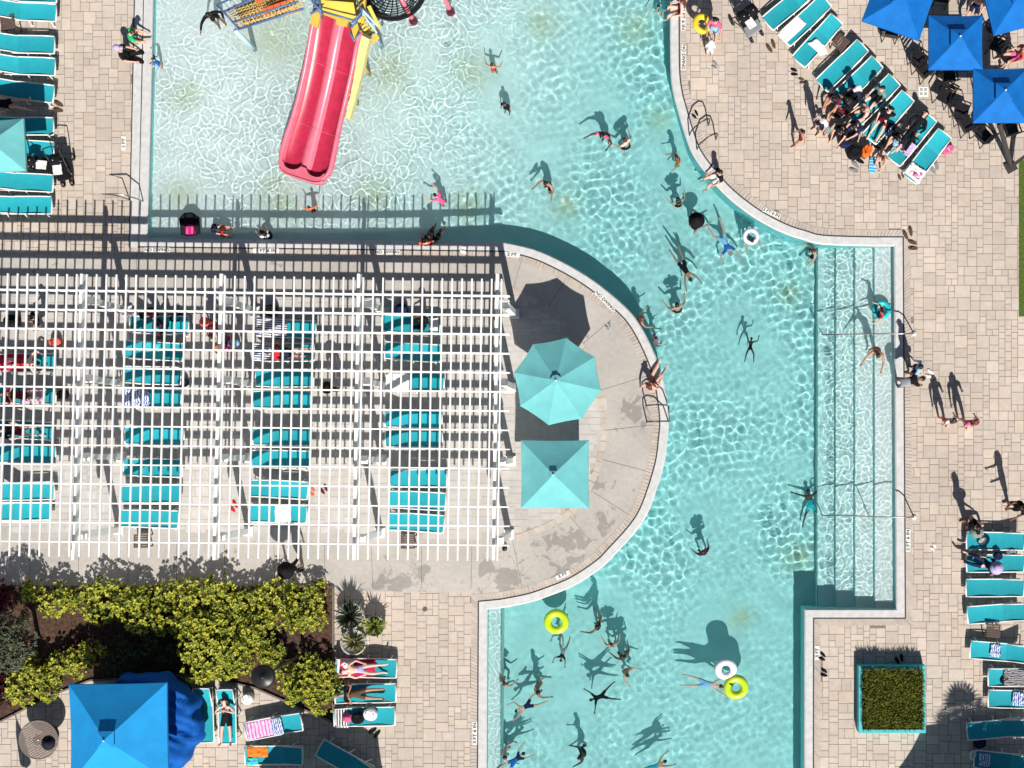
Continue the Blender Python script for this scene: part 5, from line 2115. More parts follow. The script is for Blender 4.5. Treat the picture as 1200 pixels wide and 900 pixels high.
plate([(372, -34), (430, -34), (427, 26), (408, 24), (406, 30), (394, 28), (394, 22), (377, 15)], 2.25, .12, 'platform', M_yel)
plate([(376, 0, 3.0), (414, 3, 3.0), (418, 23, 2.5), (378, 14, 2.5)], 2.7, .05, 'front_panel', M_yel)
plate([(366, 16), (377, 12), (372, 33), (363, 27)], 2.4, .08, 'side_panel', M_yel)
plate([(410, 34), (419, 27), (421, 38), (414, 48)], 2.4, .08, 'side_panel', M_yel)
mr_ = MB()
for pts in ([(364, -30, 3.0), (366, 2, 3.0), (377, 14, 3.0)], [(366, -30, 2.7), (369, 4, 2.7), (377, 18, 2.7)], [(377, 13, 2.9), (415, 24, 2.9)], [(415, 24, 2.9), (424, 14, 2.9), (418, 0, 2.9), (418, -30, 2.9)], [(412, 32, 2.7), (424, 16, 2.7)],
            [(371, 0, 3.0), (378, 22, 2.3)], [(364, 16, 3.0), (379, 8, 3.0)], [(410, 38, 2.6), (415, 48, 2.4), (422, 38, 2.6)]):
    mr_.tube([PP(*p) for p in pts], .035, 7)
mr_.build('railing', M_pblue, ps_, True)
# barrel climber right of the platform
fr = MB()
for pts in ([(413, 27, 2.4), (424, 15, 2.4), (441, 38, 1.2), (430, 44, 1.2), (413, 27, 2.4)], [(424, 11, 2.5), (446, 34, 1.1), (447, 40, .2)]):
    fr.tube([PP(*p) for p in pts], .04, 7)
fo = fr.build('climber_frame', M_pblue2, ps_, True)
cl_ = MB()
for k in range(5):
    t = .12 + .17 * k
    a = PP(413 + (430 - 413) * t, 27 + (44 - 27) * t, 2.4 - 1.2 * t)
    b = PP(424 + (441 - 424) * t, 15 + (38 - 15) * t, 2.4 - 1.2 * t)
    cl_.tube([a, b], .045, 7)
cl_.build('rung', M_yel, fo, True)
plate([(424, 38), (433, 32), (442, 40), (434, 48)], 1.1, .35, 'climber_base', M_yel)
plate([(430, 8, 2.3), (434, 6, 2.3), (446, 31, 1.3), (443, 33, 1.3)], 2, .12, 'climber_rail', M_yel)
for px, py, z in ((374, 8, 2.2), (424, 20, 2.2), (374, -28, 2.2), (426, -28, 2.2)):
    q = PP(px, py, z)
    MB().tube([tuple(q), (q.x, q.y, -.5)], .08, 10).build('support_post', M_pblue2, ps_, True)
# net bridge to the left
nb = MB()
c00, c10, c11, c01 = PP(262, 14, 1.5), PP(280, 34, 1.3), PP(356, 10, 2.2), PP(342, -22, 2.2)
for pts in ([c00, c10], [c00, c01], [c10, c11]):
    nb.tube(pts, .04, 7)
up = Vector((0, 0, .55))
for pts in ([c00 + up, c01 + up], [c10 + up, c11 + up], [c00, c00 + up], [c10, c10 + up], [c00 + up, c10 + up]):
    nb.tube(pts, .03, 6)
for k in range(1, 10):
    t = k / 10
    for a, b in ((c00, c01), (c10, c11)):
        p = a.lerp(b, t)
        nb.tube([p, p + up], .010, 5)
no = nb.build('bridge_frame', M_pblue, ps_, True)
M_rope = mat('rope_tan', (.55, .38, .16), .8, .15, 20)
M_rope2 = mat('rope_orange', (.60, .14, .05), .8, .15, 20)
nr_ = MB()
for k in range(0, 19):
    t = k / 18
    nr_.tube([c00.lerp(c01, t), c10.lerp(c11, t)], .018, 5)
for k in range(1, 9):
    t = k / 9
    a, b = c00.lerp(c10, t), c01.lerp(c11, t)
    mid = a.lerp(b, .5) - Vector((0, 0, .12))
    nr_.tube([a, mid, b], .018, 5)
nr_.build('net', M_rope, no, True)
plate([(272, 6, 1.1), (286, 28, 1.0), (352, 14, 1.6), (338, -14, 1.6)], 1, .06, 'tarpaulin', mat('play_tan', (.62, .42, .12), .6, .12, 4))
nq = MB()
for a, b in (((300, 2), (316, -12)), ((309, 14), (344, -6))):
    nq.bar(PP(*a, 1.9), PP(*b, 2.3), .22, .04)
nq.build('strap', M_rope2, ps_)
q = PP(276, 36, 1.3)
MB().tube([tuple(q), (q.x + .05, q.y - .02, -.45)], .085, 12).build('bridge_post', M_pblue2, ps_, True)
# black rope bowl
cn = at(457, -22, 1.4) - pb
kb = MB()
for k in range(9):
    r = .3 + k * .11
    kb.tube([(cn.x + r * math.cos(t), cn.y + r * math.sin(t), cn.z - .5 + .5 * (r / 1.2) ** 2) for t in np.linspace(0, 2 * PI, 25)[:-1]], .022, 5, closed=True)
for k in range(28):
    t = 2 * PI * k / 28
    kb.tube([(cn.x + r * math.cos(t), cn.y + r * math.sin(t), cn.z - .5 + .5 * (r / 1.2) ** 2) for r in (.05, .4, .8, 1.2)], .022, 5)
kb.build('rope_bowl', M_black, ps_, True)
kb = MB().lathe((cn.x, cn.y, cn.z - .62), [(.9, 0), (1.1, .08), (1.18, .2)], 28, False)
kb.build('bowl_skirt', M_black, ps_, True)
for i, (x0, y0, x1, y1) in enumerate(((468, -6, 482, 20), (516, -14, 526, 9))):
    s_ = empty('spray_pole', at(x1, y1, 0), 0, 1, ('pink bent spray pole beside the black rope bowl', 'pink bent spray pole alone at the top edge')[i], 'spray pole', 'pink spray poles at the top edge')
    b_ = at(x1, y1, 0)
    MB().tube([at(x1, y1, -.45) - b_, at(x1, y1, .5) - b_, at((x0 + x1) / 2, (y0 + y1) / 2, 1.1) - b_, at(x0, y0, 1.5) - b_], .085, 10).build('pole', M_slide2, s_, True)
    MB().lathe((0, 0, -.48), [(.16, 0), (.16, .06), (.1, .1)], 14).build('flange', M_slide2, s_, True)

# ================================================================= PLANTS
M_lf = [mat('leaf_gold', (.43, .42, .045), .55, .25, 9, .3), mat('leaf_lime', (.22, .26, .03), .55, .25, 9, .3), mat('leaf_olive', (.07, .095, .016), .6, .25, 9, .3)]
M_dk = [mat('leaf_dark', (.022, .045, .012), .6, .3, 9, .3), mat('leaf_deep', (.012, .026, .008), .6, .3, 9, .3), mat('leaf_moss', (.045, .065, .022), .6, .3, 9, .3)]
M_gg = [mat('leaf_greygreen', (.06, .075, .035), .6, .3, 9, .3), mat('leaf_silver', (.12, .13, .08), .6, .3, 9, .3), mat('leaf_blackgreen', (.02, .03, .014), .6, .3, 9, .3)]  # grey-green, silvery and darkest leaf tones, mixed at random
M_rd = [mat('leaf_crimson', (.10, .006, .012), .55, .3, 9, .3), mat('leaf_wine', (.045, .005, .010), .6, .3, 9, .3), mat('leaf_plum', (.02, .006, .01), .6, .3, 9, .3)]
M_bark = mat('bark_brown', (.06, .04, .028), .9, .3, 12, .1, .5, 30)


def leaf(mb_, p, d, L, w, fold=.3):
    d = d.normalized()
    s = d.cross(V3((0, 0, 1)))
    s = s.normalized() if s.length > .1 else V3((1, 0, 0))
    n = s.cross(d)
    a, b, c = p, p + d * L * .5, p + d * L
    mb_.add([a, b + s * w / 2 + n * w * fold, c, b - s * w / 2 + n * w * fold, b], [(0, 4, 1), (4, 2, 1), (0, 3, 4), (4, 3, 2)])


def shrub_mesh(seed, Rr, h, nclump, per, L, w, squash=1.0):
    rn = random.Random(seed)
    mb_ = MB()
    lobes = [(rn.uniform(-.5, .5) * Rr, rn.uniform(-.5, .5) * Rr, rn.uniform(.6, 1.0)) for _ in range(5)]
    for _ in range(nclump):
        lx, ly, lh = rn.choice(lobes)
        a = rn.uniform(0, 2 * PI)
        e = math.asin(rn.uniform(-.1, 1.0))
        rr = Rr * .58 * rn.uniform(.75, 1.08)
        c = V3((lx + rr * math.cos(e) * math.cos(a), ly + rr * math.cos(e) * math.sin(a), h * .35 + h * .65 * lh * max(0.02, math.sin(e)) * rn.uniform(.85, 1.05)))
        nrm = V3((math.cos(e) * math.cos(a), math.cos(e) * math.sin(a), math.sin(e) + .6)).normalized()
        tone = rn.random()
        for k in range(per):
            mb_.cur = 0 if tone < .5 and rn.random() < .8 else (1 if rn.random() < .75 else 2)
            t = rn.uniform(0, 2 * PI)
            q = nrm.orthogonal().normalized()
            q.rotate(Matrix.Rotation(t, 3, nrm))
            d = q * rn.uniform(.6, 1) + nrm * rn.uniform(.0, .5)
            leaf(mb_, c + nrm * rn.uniform(0, .04), d, L * rn.uniform(.7, 1.2), w * rn.uniform(.8, 1.2))
    return mb_


def stems(parent, h, n, seed, sp=.25):
    rn = random.Random(seed)
    m = MB()
    for _ in range(n):
        a = rn.uniform(0, 2 * PI)
        m.tube([(0, 0, 0), (math.cos(a) * sp * .5, math.sin(a) * sp * .5, h * .4), (math.cos(a) * sp * 1.3, math.sin(a) * sp * 1.3, h * .75)], [.022, .015, .007], 5)
    m.build('stem', M_bark, parent, True)


PRT = []
for sd_ in range(5):
    r_ = empty('golden_shrub')
    shrub_mesh(100 + sd_, .56, .85, 92, 8, .105, .066).build('foliage', M_lf, r_)
    stems(r_, .8, 6, sd_)
    PRT.append(r_)
first = [True] * 5
SG = 'golden shrubs in the planting bed'
spots = []
rn = random.Random(21)
for x in range(34, 384, 22):
    spots.append((x, 701 + rn.uniform(-5, 5), 'golden shrub in the row along the concrete walk'))
for x in range(60, 384, 25):
    if 52 < x < 92:
        continue
    spots.append((x, 720 + rn.uniform(-6, 6), 'golden shrub in the second row behind the walk'))
for x, y in ((205, 738), (228, 742), (252, 740), (276, 741), (300, 736), (345, 726), (222, 764), (243, 768), (265, 766), (288, 762), (312, 764), (232, 784), (255, 786), (280, 783), (318, 778)):
    spots.append((x, y, 'golden shrub in the middle of the planting bed left of the lamp post'))
for x, y in ((338, 793), (355, 786), (375, 790), (345, 806), (366, 808), (383, 812), (372, 822), (384, 798)):
    spots.append((x, y, 'golden shrub in the bottom right corner of the planting bed'))
for x, y in ((36, 792), (50, 800), (62, 785), (24, 806), (84, 776), (98, 770), (44, 812), (8, 818)):
    spots.append((x, y, 'golden shrub along the lower left kerb of the planting bed'))
for i, (x, y, l) in enumerate(spots):
    k = i % 5
    if first[k]:
        o = PRT[k]
        first[k] = False
    else:
        o = copy_tree(PRT[k])
    v = at(x, y, .75)
    o.location = (v.x, v.y, .01)
    o.rotation_euler = (0, 0, rn.uniform(0, 6.28))
    s_ = rn.uniform(.85, 1.15)
    o.scale = (s_, s_, s_ * rn.uniform(.9, 1.15))
    tag(o, l, 'shrub', SG)


def bush(px, py, zref, seed, Rr, h, ncl, per, L, w, ms, name, label, cat='shrub', trunk=False):
    r_ = empty(name, at(px, py, zref), 0, 1, label, cat)
    r_.location.z = 0
    f = shrub_mesh(seed, Rr, h, ncl, per, L, w)
    if trunk:
        f.v = [(a, b, c + h * .55) for a, b, c in f.v]
    f.build('crown' if trunk else 'foliage', ms, r_)
    if trunk:
        MB().tube([(0, 0, 0), (.03, .02, h * .5), (0, 0, h)], [.09, .07, .05], 8).build('trunk', M_bark, r_, True)
        for k in range(5):
            a = k * 1.257
            MB().tube([(0, 0, h * .5), (math.cos(a) * Rr * .3, math.sin(a) * Rr * .3, h * .85), (math.cos(a) * Rr * .55, math.sin(a) * Rr * .55, h * 1.1)], [.045, .03, .015], 6).build('limb', M_bark, r_, True)
    else:
        stems(r_, h * .85, 8, seed, Rr * .4)
    return r_


bush(138, 772, .8, 41, .85, 1.1, 170, 8, .12, .06, M_dk, 'dark_shrub', 'dark green shrub tucked behind the big blue umbrella')
bush(184, 757, .7, 42, .62, .9, 110, 8, .12, .06, M_dk, 'dark_shrub', 'dark green shrub between the golden shrubs and the blue cabana')
bush(4, 757, 2.0, 43, 1.25, 1.7, 420, 8, .13, .05, M_gg, 'greygreen_tree', 'grey-green small tree at the left edge of the planting bed', 'tree', True)
bush(-6, 706, .6, 44, .75, .9, 170, 8, .13, .07, M_rd, 'crimson_shrub', 'dark crimson shrub at the left edge beside the concrete walk')
bush(-2, 805, .5, 45, .6, .7, 120, 8, .12, .07, M_rd, 'crimson_shrub', 'crimson shrub at the left edge below the grey-green tree')
bush(88, 756, .2, 46, .35, .35, 50, 7, .12, .05, M_rd, 'crimson_shrub', 'low crimson plant on the bare mulch')

# spiky plants in round pots
M_pot = mat('pot_stone', (.42, .39, .34), .75, .12, 6, .2, .2, 40)
M_soil = mat('soil_dark', (.03, .022, .016), .95, .3, 20)
M_spk = {'dark': mat('blade_dark', (.018, .030, .014), .5, .3, 6, .35), 'lime': mat('blade_lime', (.17, .21, .03), .5, .25, 6, .35), 'olive': mat('blade_olive', (.10, .11, .03), .5, .25, 6, .35)}


def potted(px, py, rp, n, L, w, m, label, up=.5, seed=1):
    r_ = empty('potted_plant', at(px, py, .3), 0, 1, label, 'potted plant', 'round pots of spiky plants')
    r_.location.z = 0
    MB().lathe((0, 0, 0), [(rp * .75, 0), (rp * .98, .30), (rp * 1.04, .36), (rp * 1.04, .42), (rp * .92, .42), (rp * .90, .36)], 28).build('pot', M_pot, r_, True)
    MB().lathe((0, 0, .34), [(rp * .9, 0), (.001, .02)], 20, False).build('soil', M_soil, r_)
    rn = random.Random(seed)
    mb_ = MB()
    for k in range(n):
        a = rn.uniform(0, 2 * PI)
        e = rn.uniform(.05, 1.35)
        d = V3((math.cos(a) * math.cos(e), math.sin(a) * math.cos(e), math.sin(e) * (.5 + up)))
        l = L * rn.uniform(.7, 1.15)
        s = d.cross(V3((0, 0, 1))).normalized()
        p = V3((math.cos(a) * .04, math.sin(a) * .04, .36))
        pts = [p, p + d * l * .4, p + d * l * .75 - V3((0, 0, .04)), p + d * l - V3((0, 0, .14 * l))]
        ws = [w * .7, w, w * .7, .004]
        o_ = len(mb_.v)
        for q, ww in zip(pts, ws):
            mb_.v += [tuple(q - s * ww / 2), tuple(q + V3((0, 0, -ww * .2))), tuple(q + s * ww / 2)]
        for i in range(3):
            for j in range(2):
                mb_.f.append((o_ + i * 3 + j, o_ + i * 3 + j + 1, o_ + i * 3 + j + 4, o_ + i * 3 + j + 3))
                mb_.mi.append(0)
    mb_.build('leaves', m, r_)
    return r_


potted(411, 721.5, .46, 90, .62, .05, M_spk['dark'], 'round pot with a dark spiky plant beside the bed corner', .7, 3)
potted(439.5, 733.5, .36, 60, .50, .06, M_spk['lime'], 'round pot with a bright lime spiky plant on the pavers', .9, 4)
potted(415, 752, .44, 40, .55, .06, M_spk['olive'], 'round pot with a sparse olive spiky plant, nearest the loungers', .4, 5)
# square planter with clipped grass
pl = empty('square_planter', at(1047.5, 820, .0), R(0), 1, 'square turquoise planter box filled with dense grass', 'planter')
M_tq = mat('planter_turquoise', (.07, .46, .50), .5, .06, 5, .3)
cpl = at(1046, 820, .45)
pl.location = (cpl.x, cpl.y, 0)
wi = 1.16
mb_ = MB()
for dx, dy, sx, sy in ((0, wi - .06, 2 * wi, .12), (0, -wi + .06, 2 * wi, .12), (wi - .06, 0, .12, 2 * wi - .245), (-wi + .06, 0, .12, 2 * wi - .245)):
    mb_.box(dx, dy, .21, sx, sy, .42)
mb_.build('box', M_tq, pl)
MB().box(0, 0, .17, 2 * wi - .25, 2 * wi - .25, .34).build('soil', M_soil, pl)
rn = random.Random(8)
M_gr = [mat('blade_green', (.16, .20, .026), .6, .35, 5, .25), mat('blade_brown', (.25, .22, .045), .6, .3, 5, .2), mat('blade_deep', (.05, .07, .012), .6, .3, 5, .2)]
mb_ = MB()
for _ in range(8000):
    x, y = rn.uniform(-1.02, 1.02), rn.uniform(-.97, 1.03)
    hh = rn.uniform(.20, .36)
    a = rn.uniform(0, 2 * PI)
    ln = rn.uniform(.04, .16) 
    if max(abs(x), abs(y)) > 1.0:
        a = math.atan2(y, x) + rn.uniform(-.7, .7)
    s = V3((-math.sin(a), math.cos(a), 0)) * rn.uniform(.008, .016)
    b0 = V3((x, y, .38))
    b1 = b0 + V3((math.cos(a) * ln * .4, math.sin(a) * ln * .4, hh * .7))
    b2 = b0 + V3((math.cos(a) * ln, math.sin(a) * ln, hh))
    mb_.cur = rn.choices((0, 1, 2), (5, 3, 2))[0]
    mb_.add([b0 - s, b0 + s, b1 - s * .8, b1 + s * .8, b2], [(0, 1, 3, 2), (2, 3, 4)])
mb_.build('grass', M_gr, pl)
# a palm beyond the lower edge whose shade reaches the pavers
pm = empty('palm_tree', at(1157, 968, 0), 0, 1, 'fan palm standing below the bottom right edge', 'palm')
MB().tube([(0, 0, 0), (.05, 0, 1.5), (.02, .02, 3.1)], [.16, .12, .11], 12).build('trunk', M_bark, pm, True)
rn = random.Random(5)
fm = MB()
for k in range(26):
    a = rn.uniform(0, 2 * PI)
    e = rn.uniform(-.5, 1.2)
    d = V3((math.cos(a) * math.cos(e), math.sin(a) * math.cos(e), math.sin(e)))
    st = V3((.02, .02, 3.1))
    mid = st + d * .7
    fm.tube([st, mid], .014, 4)
    s = d.cross(V3((0, 0, 1))).normalized()
    n_ = s.cross(d)
    for j in range(-7, 8):
        t = j * .2
        dd = (d * math.cos(t) + s * math.sin(t))
        w_ = (s * math.cos(t) - d * math.sin(t)) * .028
        tip = mid + dd * .75 - V3((0, 0, .15))
        fm.add([mid - w_ * .3, mid + w_ * .3, mid + dd * .42 + w_, mid + dd * .42 - w_, tip], [(0, 1, 2, 3), (3, 2, 4)])
fm.build('crown', M_dk[0], pm)

pm2 = copy_tree(pm)
pm2.location = (xy(1213, 985)[0], xy(1213, 985)[1], 0)
pm2.rotation_euler = (0, 0, 1.9)
pm2['label'] = 'second fan palm, outside the bottom right corner'
# ================================================================= TOWELS AND BELONGINGS
TW = {'white': mat('towel_white', (.72, .71, .70), .95, .08, 6, .05, .3, 60), 'pink': mat('towel_pink', (.62, .16, .36), .95, .1, 6, .05), 'lilac': mat('towel_lilac', (.50, .40, .62), .95, .1, 6, .05), 'orange': mat('towel_orange', (.70, .20, .03), .95, .15, 6, .05), 'red': mat('towel_red', (.48, .02, .07), .95, .1, 6, .05), 'teal': mat('towel_teal', (.05, .45, .50), .95, .1, 6, .05),
      'blue_stripe': stripe_mat('towel_blue_stripe', (.72, .72, .74), (.015, .03, .16), 4.0, 'Y', .5), 'black_stripe': stripe_mat('towel_black_stripe', (.72, .72, .72), (.012, .012, .018), 3.6, 'X', .5), 'zebra': stripe_mat('towel_zebra', (.34, .34, .36), (.02, .02, .025), 5.0, 'Y', .55, .9, 5.0), 'blue_mix': stripe_mat('towel_blue_mix', (.60, .66, .78), (.02, .06, .28), 4.5, 'X', .6, .9, 6.0), 'pink_mix': stripe_mat('towel_pink_mix', (.62, .50, .68), (.62, .12, .36), 2.6, 'X', .72, .9, 3.0)}


def towel(idx, x0, x1, y0, y1, m, label, seed=0, crumple=.012, skew=0.0):
    loc, ang, back = LOUNGERS[idx]
    b = R(back)
    mb_ = MB()
    nx_, ny_ = 18, 12
    for i in range(nx_ + 1):
        for j in range(ny_ + 1):
            x = x0 + (x1 - x0) * i / nx_
            y = y0 + (y1 - y0) * j / ny_ + skew * (x - x0)
            jx = noise.noise(V3((x * 3, y * 3, seed * 1.7))) * .03
            ex = 1 if i in (0, nx_) else 0
            z = prof(max(-.97, min(.9, x)), b) + .014 + abs(noise.noise(V3((x * 7, y * 7, seed + 5.0)))) * crumple * 2 + crumple
            if abs(y) > .30:
                z -= (abs(y) - .30) * 1.3
            mb_.v.append((x + jx, y + jx * .6, z))
    for i in range(nx_):
        for j in range(ny_):
            a = i * (ny_ + 1) + j
            mb_.f.append((a, a + ny_ + 1, a + ny_ + 2, a + 1))
            mb_.mi.append(0)
    o = mb_.build('towel', TW[m], None, True)
    sm = o.modifiers.new('thickness', 'SOLIDIFY')
    sm.thickness = .008
    o.location = loc
    o.rotation_euler = (0, 0, ang)
    return tag(o, label, 'towel', 'towels on the loungers')


towel(10, -1.02, -.05, -.12, .36, 'white', 'white towel with a tan print over the foot of the second slanting lounger', 1)
towel(11, -.30, .02, -.40, .20, 'white', 'white towel twisted across the third slanting lounger', 2, .03, -.4)
towel(17, -.95, -.45, -.30, .30, 'white', 'rumpled white cloth at the foot of the lowest slanting lounger', 3, .05)
towel(17, -.86, -.62, -.26, .02, 'pink', 'bright pink cloth on the lowest slanting lounger', 4, .06)
towel(16, -.55, -.10, -.34, .20, 'lilac', 'lilac towel on the second lowest slanting lounger', 5, .03)
towel(22, -.30, .05, -.18, .26, 'blue_mix', 'blue and white towel crumpled on the fifth lounger of the right column', 6, .05)
towel(23, -.45, .60, -.30, .32, 'zebra', 'grey and black zebra towel on a lounger at the right edge', 7, .03)
towel(24, -.15, .25, -.20, .28, 'blue_mix', 'pale blue towel bunched on the seventh lounger of the right column', 8, .06)
towel(26, -.85, -.45, -.20, .25, 'blue_mix', 'pale towel bunched on the lowest lounger of the right column', 9, .06)
towel(41, .0, .92, -.32, .36, 'blue_stripe', 'blue striped towel at the head of the third pergola column', 10, .02)
towel(42, .25, .92, -.30, .32, 'blue_stripe', 'blue striped towel on the second lounger of the third pergola column', 11, .02)
towel(42, -.55, -.25, -.10, .26, 'white', 'white cloth on the second lounger of the third pergola column', 12, .05)
towel(49, -.95, -.60, -.24, .20, 'white', 'white cloth at the foot of the uppermost lounger in the fourth pergola column', 13, .06)
towel(27, .0, .80, -.30, .28, 'red', 'red towel on the uppermost lounger of the leftmost pergola column', 14, .02)
towel(62, -.30, .96, -.36, .38, 'red', 'red towel spread on the lounger below the potted plants', 15, .012)
towel(62, .45, .97, -.30, .20, 'white', 'white towel over the head of the red towel lounger', 16, .016)
towel(64, .55, .98, -.34, .40, 'black_stripe', 'black and white striped towel on the lowest of three loungers', 17, .014)
towel(59, -.98, -.05, -.33, .35, 'pink_mix', 'pink patterned towel on the shaded lounger', 18, .03)
towel(60, -.95, -.20, -.05, .33, 'orange', 'orange towel on the shaded lounger at the bottom edge', 19, .04)
towel(60, -.92, -.55, -.34, -.06, 'teal', 'teal cloth below the orange towel', 20, .05)
towel(48, -.45, .10, -.32, .28, 'white', 'pale towel on the lowest lounger of the third pergola column', 21, .03)
towel(34, -.3, .35, -.30, .28, 'teal', 'pale teal towel on the second lounger of the second pergola column', 22, .03)
towel(36, .1, .9, -.30, .30, 'blue_mix', 'blue and white towel on the fourth lounger of the second pergola column', 23, .03)
towel(28, -.6, .2, -.30, .30, 'lilac', 'lilac towel on the second lounger of the leftmost pergola column', 24, .03)
towel(51, .2, .9, -.30, .28, 'white', 'white towel on the third lounger of the fourth pergola column', 25, .03)
towel(59, -.05, .30, -.30, .30, 'blue_mix', 'pale blue cloth beside the pink towel on the shaded lounger', 26, .06)
# sandals
sh0 = None


def sandals(px, py, rot, m, label, sc_=1.0):
    r_ = empty('sandals', at(px, py, .0), R(rot), sc_ * .85, label, 'sandals', 'sandals left on the paving')
    r_.location.z = .012
    for s, dy, da in ((-1, 0, .12), (1, .05, -.2)):
        mb_ = MB()
        pts = []
        for k in range(14):
            t = 2 * PI * k / 14
            pts.append((.048 * math.cos(t) * (1 + .18 * math.sin(t)) + s * .075, .135 * math.sin(t) + dy))
        mb_.v = [(a, b, 0) for a, b in pts] + [(a, b, .022) for a, b in pts]
        mb_.f = [tuple(range(14))[::-1], tuple(range(14, 28))] + [(k, (k + 1) % 14, 14 + (k + 1) % 14, 14 + k) for k in range(14)]
        mb_.mi = [0] * len(mb_.f)
        o = mb_.build('sole', m, r_)
        o.rotation_euler = (0, 0, da)
        st = MB().tube([(s * .075 - .042, dy + .01, .02), (s * .075, dy + .075, .05), (s * .075 + .042, dy + .01, .02)], .010, 5).build('strap', m, o, True)
    return r_


for x, y, r_, c, l, s_ in ((904, 55, 30, 'brown', 'brown sandals left below the second slanting lounger', 1.5), (931, 85, 80, 'black', 'black sandals on the pavers below the third slanting lounger', 1.1), (940, 95, 90, 'brown', 'small brown sandals above the child shadow', .9), (1002, 197, 60, 'grey', 'grey sandals by the blue kickboard', 1.5), (1009, 186, 55, 'black', 'black sandals by the bags at the slanting loungers', 1.5), (1095, 197, 25, 'grey', 'dark sandals right of the lowest slanting lounger', 1.5), (69, 126, 70, 'brown', 'brown sandals at the end of the shaded lounger on the left bank', 1.6), (1064, 274, 20, 'brown', 'dark brown sandals at the pool corner above the steps', 1.6), (1070, 288, 80, 'brown', 'light brown sandals at the pool corner above the steps', 1.5),
                           (964, 770, 60, 'black', 'black flip-flops by the white tile near the planter', 1.1), (966, 789, 70, 'black', 'black flip-flops left of the square planter', 1.1), (1054, 773, 20, 'black', 'black sandals at the top rim of the square planter', 1.3), (274, 594, 40, 'red', 'red sandals under the pergola between the second and third columns', 1.4), (365, 576, 60, 'coral', 'coral sandals under the pergola right of the third column', 1.3), (380, 574, 30, 'maroon', 'dark red sandals under the pergola right of the third column', 1.2), (440, 858, 130, 'black', 'black sandals below the striped towel lounger', 1.4), (1090, 439, 60, 'white', 'white sandals beside the people at the steps', 1.2), (1094, 642, 40, 'white', 'white sandals on the pavers near the lower handrail', .9), (838, 77, 60, 'grey', 'small sandals behind the white hooded child', 1.0), (1056, 207, 20, 'brown', 'small sandals at the foot of the lowest slanting lounger', 1.0), (713, 383, 30, 'grey', 'small sandals on the island by the red-haired swimmer', .9), (815, 135, 40, 'black', 'small dark sandals by the curved bank ladder', 1.0), (545, 293, 60, 'white', 'pale sandals on the shaded coping under the pergola', 1.3)):
    sandals(x, y, r_, CL[c], l, s_)


def bag(px, py, rot, sx, sy, h, m, label, z=0.0, m2=None):
    r_ = empty('beach_bag', at(px, py, z + h), R(rot), 1, label, 'bag', 'bags and belongings')
    r_.location.z = z + .012
    mb_ = MB().lathe((0, 0, 0), [(.36, 0), (.5, .06), (.52, .5), (.44, .9), (.30, .82)], 14)
    mb_.v = [(a * sx + .06 * sx * noise.noise(V3((a * 3, b * 3, c * 3))), b * sy, c * h) for a, b, c in mb_.v]
    mb_.build('body', m, r_, True)
    MB().tube([(-.3 * sx, 0, h * .85), (-.2 * sx, .1 * sy, h * 1.25), (.2 * sx, .1 * sy, h * 1.25), (.3 * sx, 0, h * .85)], .014, 6).build('handle', m2 or m, r_, True)
    return r_


bag(993, 165, 20, .5, .35, .35, CL['navy'], 'navy bag on the ground at the foot of the slanting loungers')
bag(1003, 178, 10, .55, .40, .35, CL['black'], 'black bag nearest the grey sandals')
bag(1017, 175, 60, .45, .35, .40, CL['orange'], 'orange and black bag between the slanting loungers', 0, CL['black'])
bag(1022, 158, 30, .35, .35, .35, CL['teal'], 'teal round bag between the slanting loungers')
bag(1053, 165, 40, .35, .30, .3, CL['sky'], 'pale blue bag on the second lowest slanting lounger', .34)
bag(985, 128, 30, .45, .40, .35, CL['black'], 'black bag left of the fourth slanting lounger')
bag(1000, 160, 60, .50, .40, .40, CL['black'], 'black bag topmost of the heap below the slanting loungers')
bag(1032, 166, 20, .40, .35, .35, CL['black'], 'black bag right of the orange bag')
bag(1044, 150, 70, .45, .35, .30, CL['navy'], 'navy bag between the seventh and eighth slanting loungers', .1)
bag(1072, 165, 10, .40, .30, .25, CL['black'], 'black bag between the two lowest slanting loungers', .1)
bag(1186, 647, 15, .35, .30, .30, CL['grey'], 'grey bag between the first two right loungers near the edge', .1)
bag(1178, 797, 20, .40, .30, .25, CL['black'], 'black bag between the fifth and sixth right loungers', .1)
bag(1150, 872, 30, .45, .35, .30, CL['navy'], 'dark blue bag between the two lowest right loungers')
bag(1143, 886, 60, .35, .30, .25, CL['white'], 'white bag at the foot of the lowest right lounger')
bag(70, 462, 20, .40, .30, .30, CL['black'], 'black bag beside the third lounger of the leftmost pergola column')
bag(205, 372, 20, .45, .35, .35, CL['black'], 'black bag at the foot of the uppermost lounger in the second pergola column')
bag(468, 362, 40, .5, .4, .4, CL['navy'], 'navy bag above the fourth pergola column')
bag(315, 363, 10, .5, .4, .4, CL['black'], 'black bag above the third pergola column')
bag(1112, 174, 120, .25, .45, .25, CL['pink'], 'pink and white bag beside the lowest slanting lounger', 0, CL['white'])
bag(418, 843, 10, .45, .40, .3, CL['black'], 'black bag on the striped towel lounger', .36)
bag(433, 838, -10, .50, .42, .22, CL['white'], 'white bag open on the striped towel lounger', .36)
bag(288, 820, 30, .40, .40, .35, CL['white'], 'white bag beside the sunbather in the black swimsuit')
bag(1152, 634, 40, .28, .22, .15, CL['white'], 'white book bag on the uppermost right lounger', .36)
bag(1171, 652, 30, .30, .30, .25, CL['navy'], 'navy bag between the first two right loungers', .3)
bag(1140, 655, 70, .40, .30, .3, CL['white'], 'white bag at the foot of the second right lounger')
bag(10, 375, 20, .5, .4, .4, CL['black'], 'black bag at the left edge under the pergola')
bag(62, 400, 20, .4, .3, .3, CL['coral'], 'coral bag beside the leftmost pergola column')
bag(212, 448, 20, .35, .3, .3, CL['navy'], 'blue bag at the foot of the fourth lounger in the second pergola column')
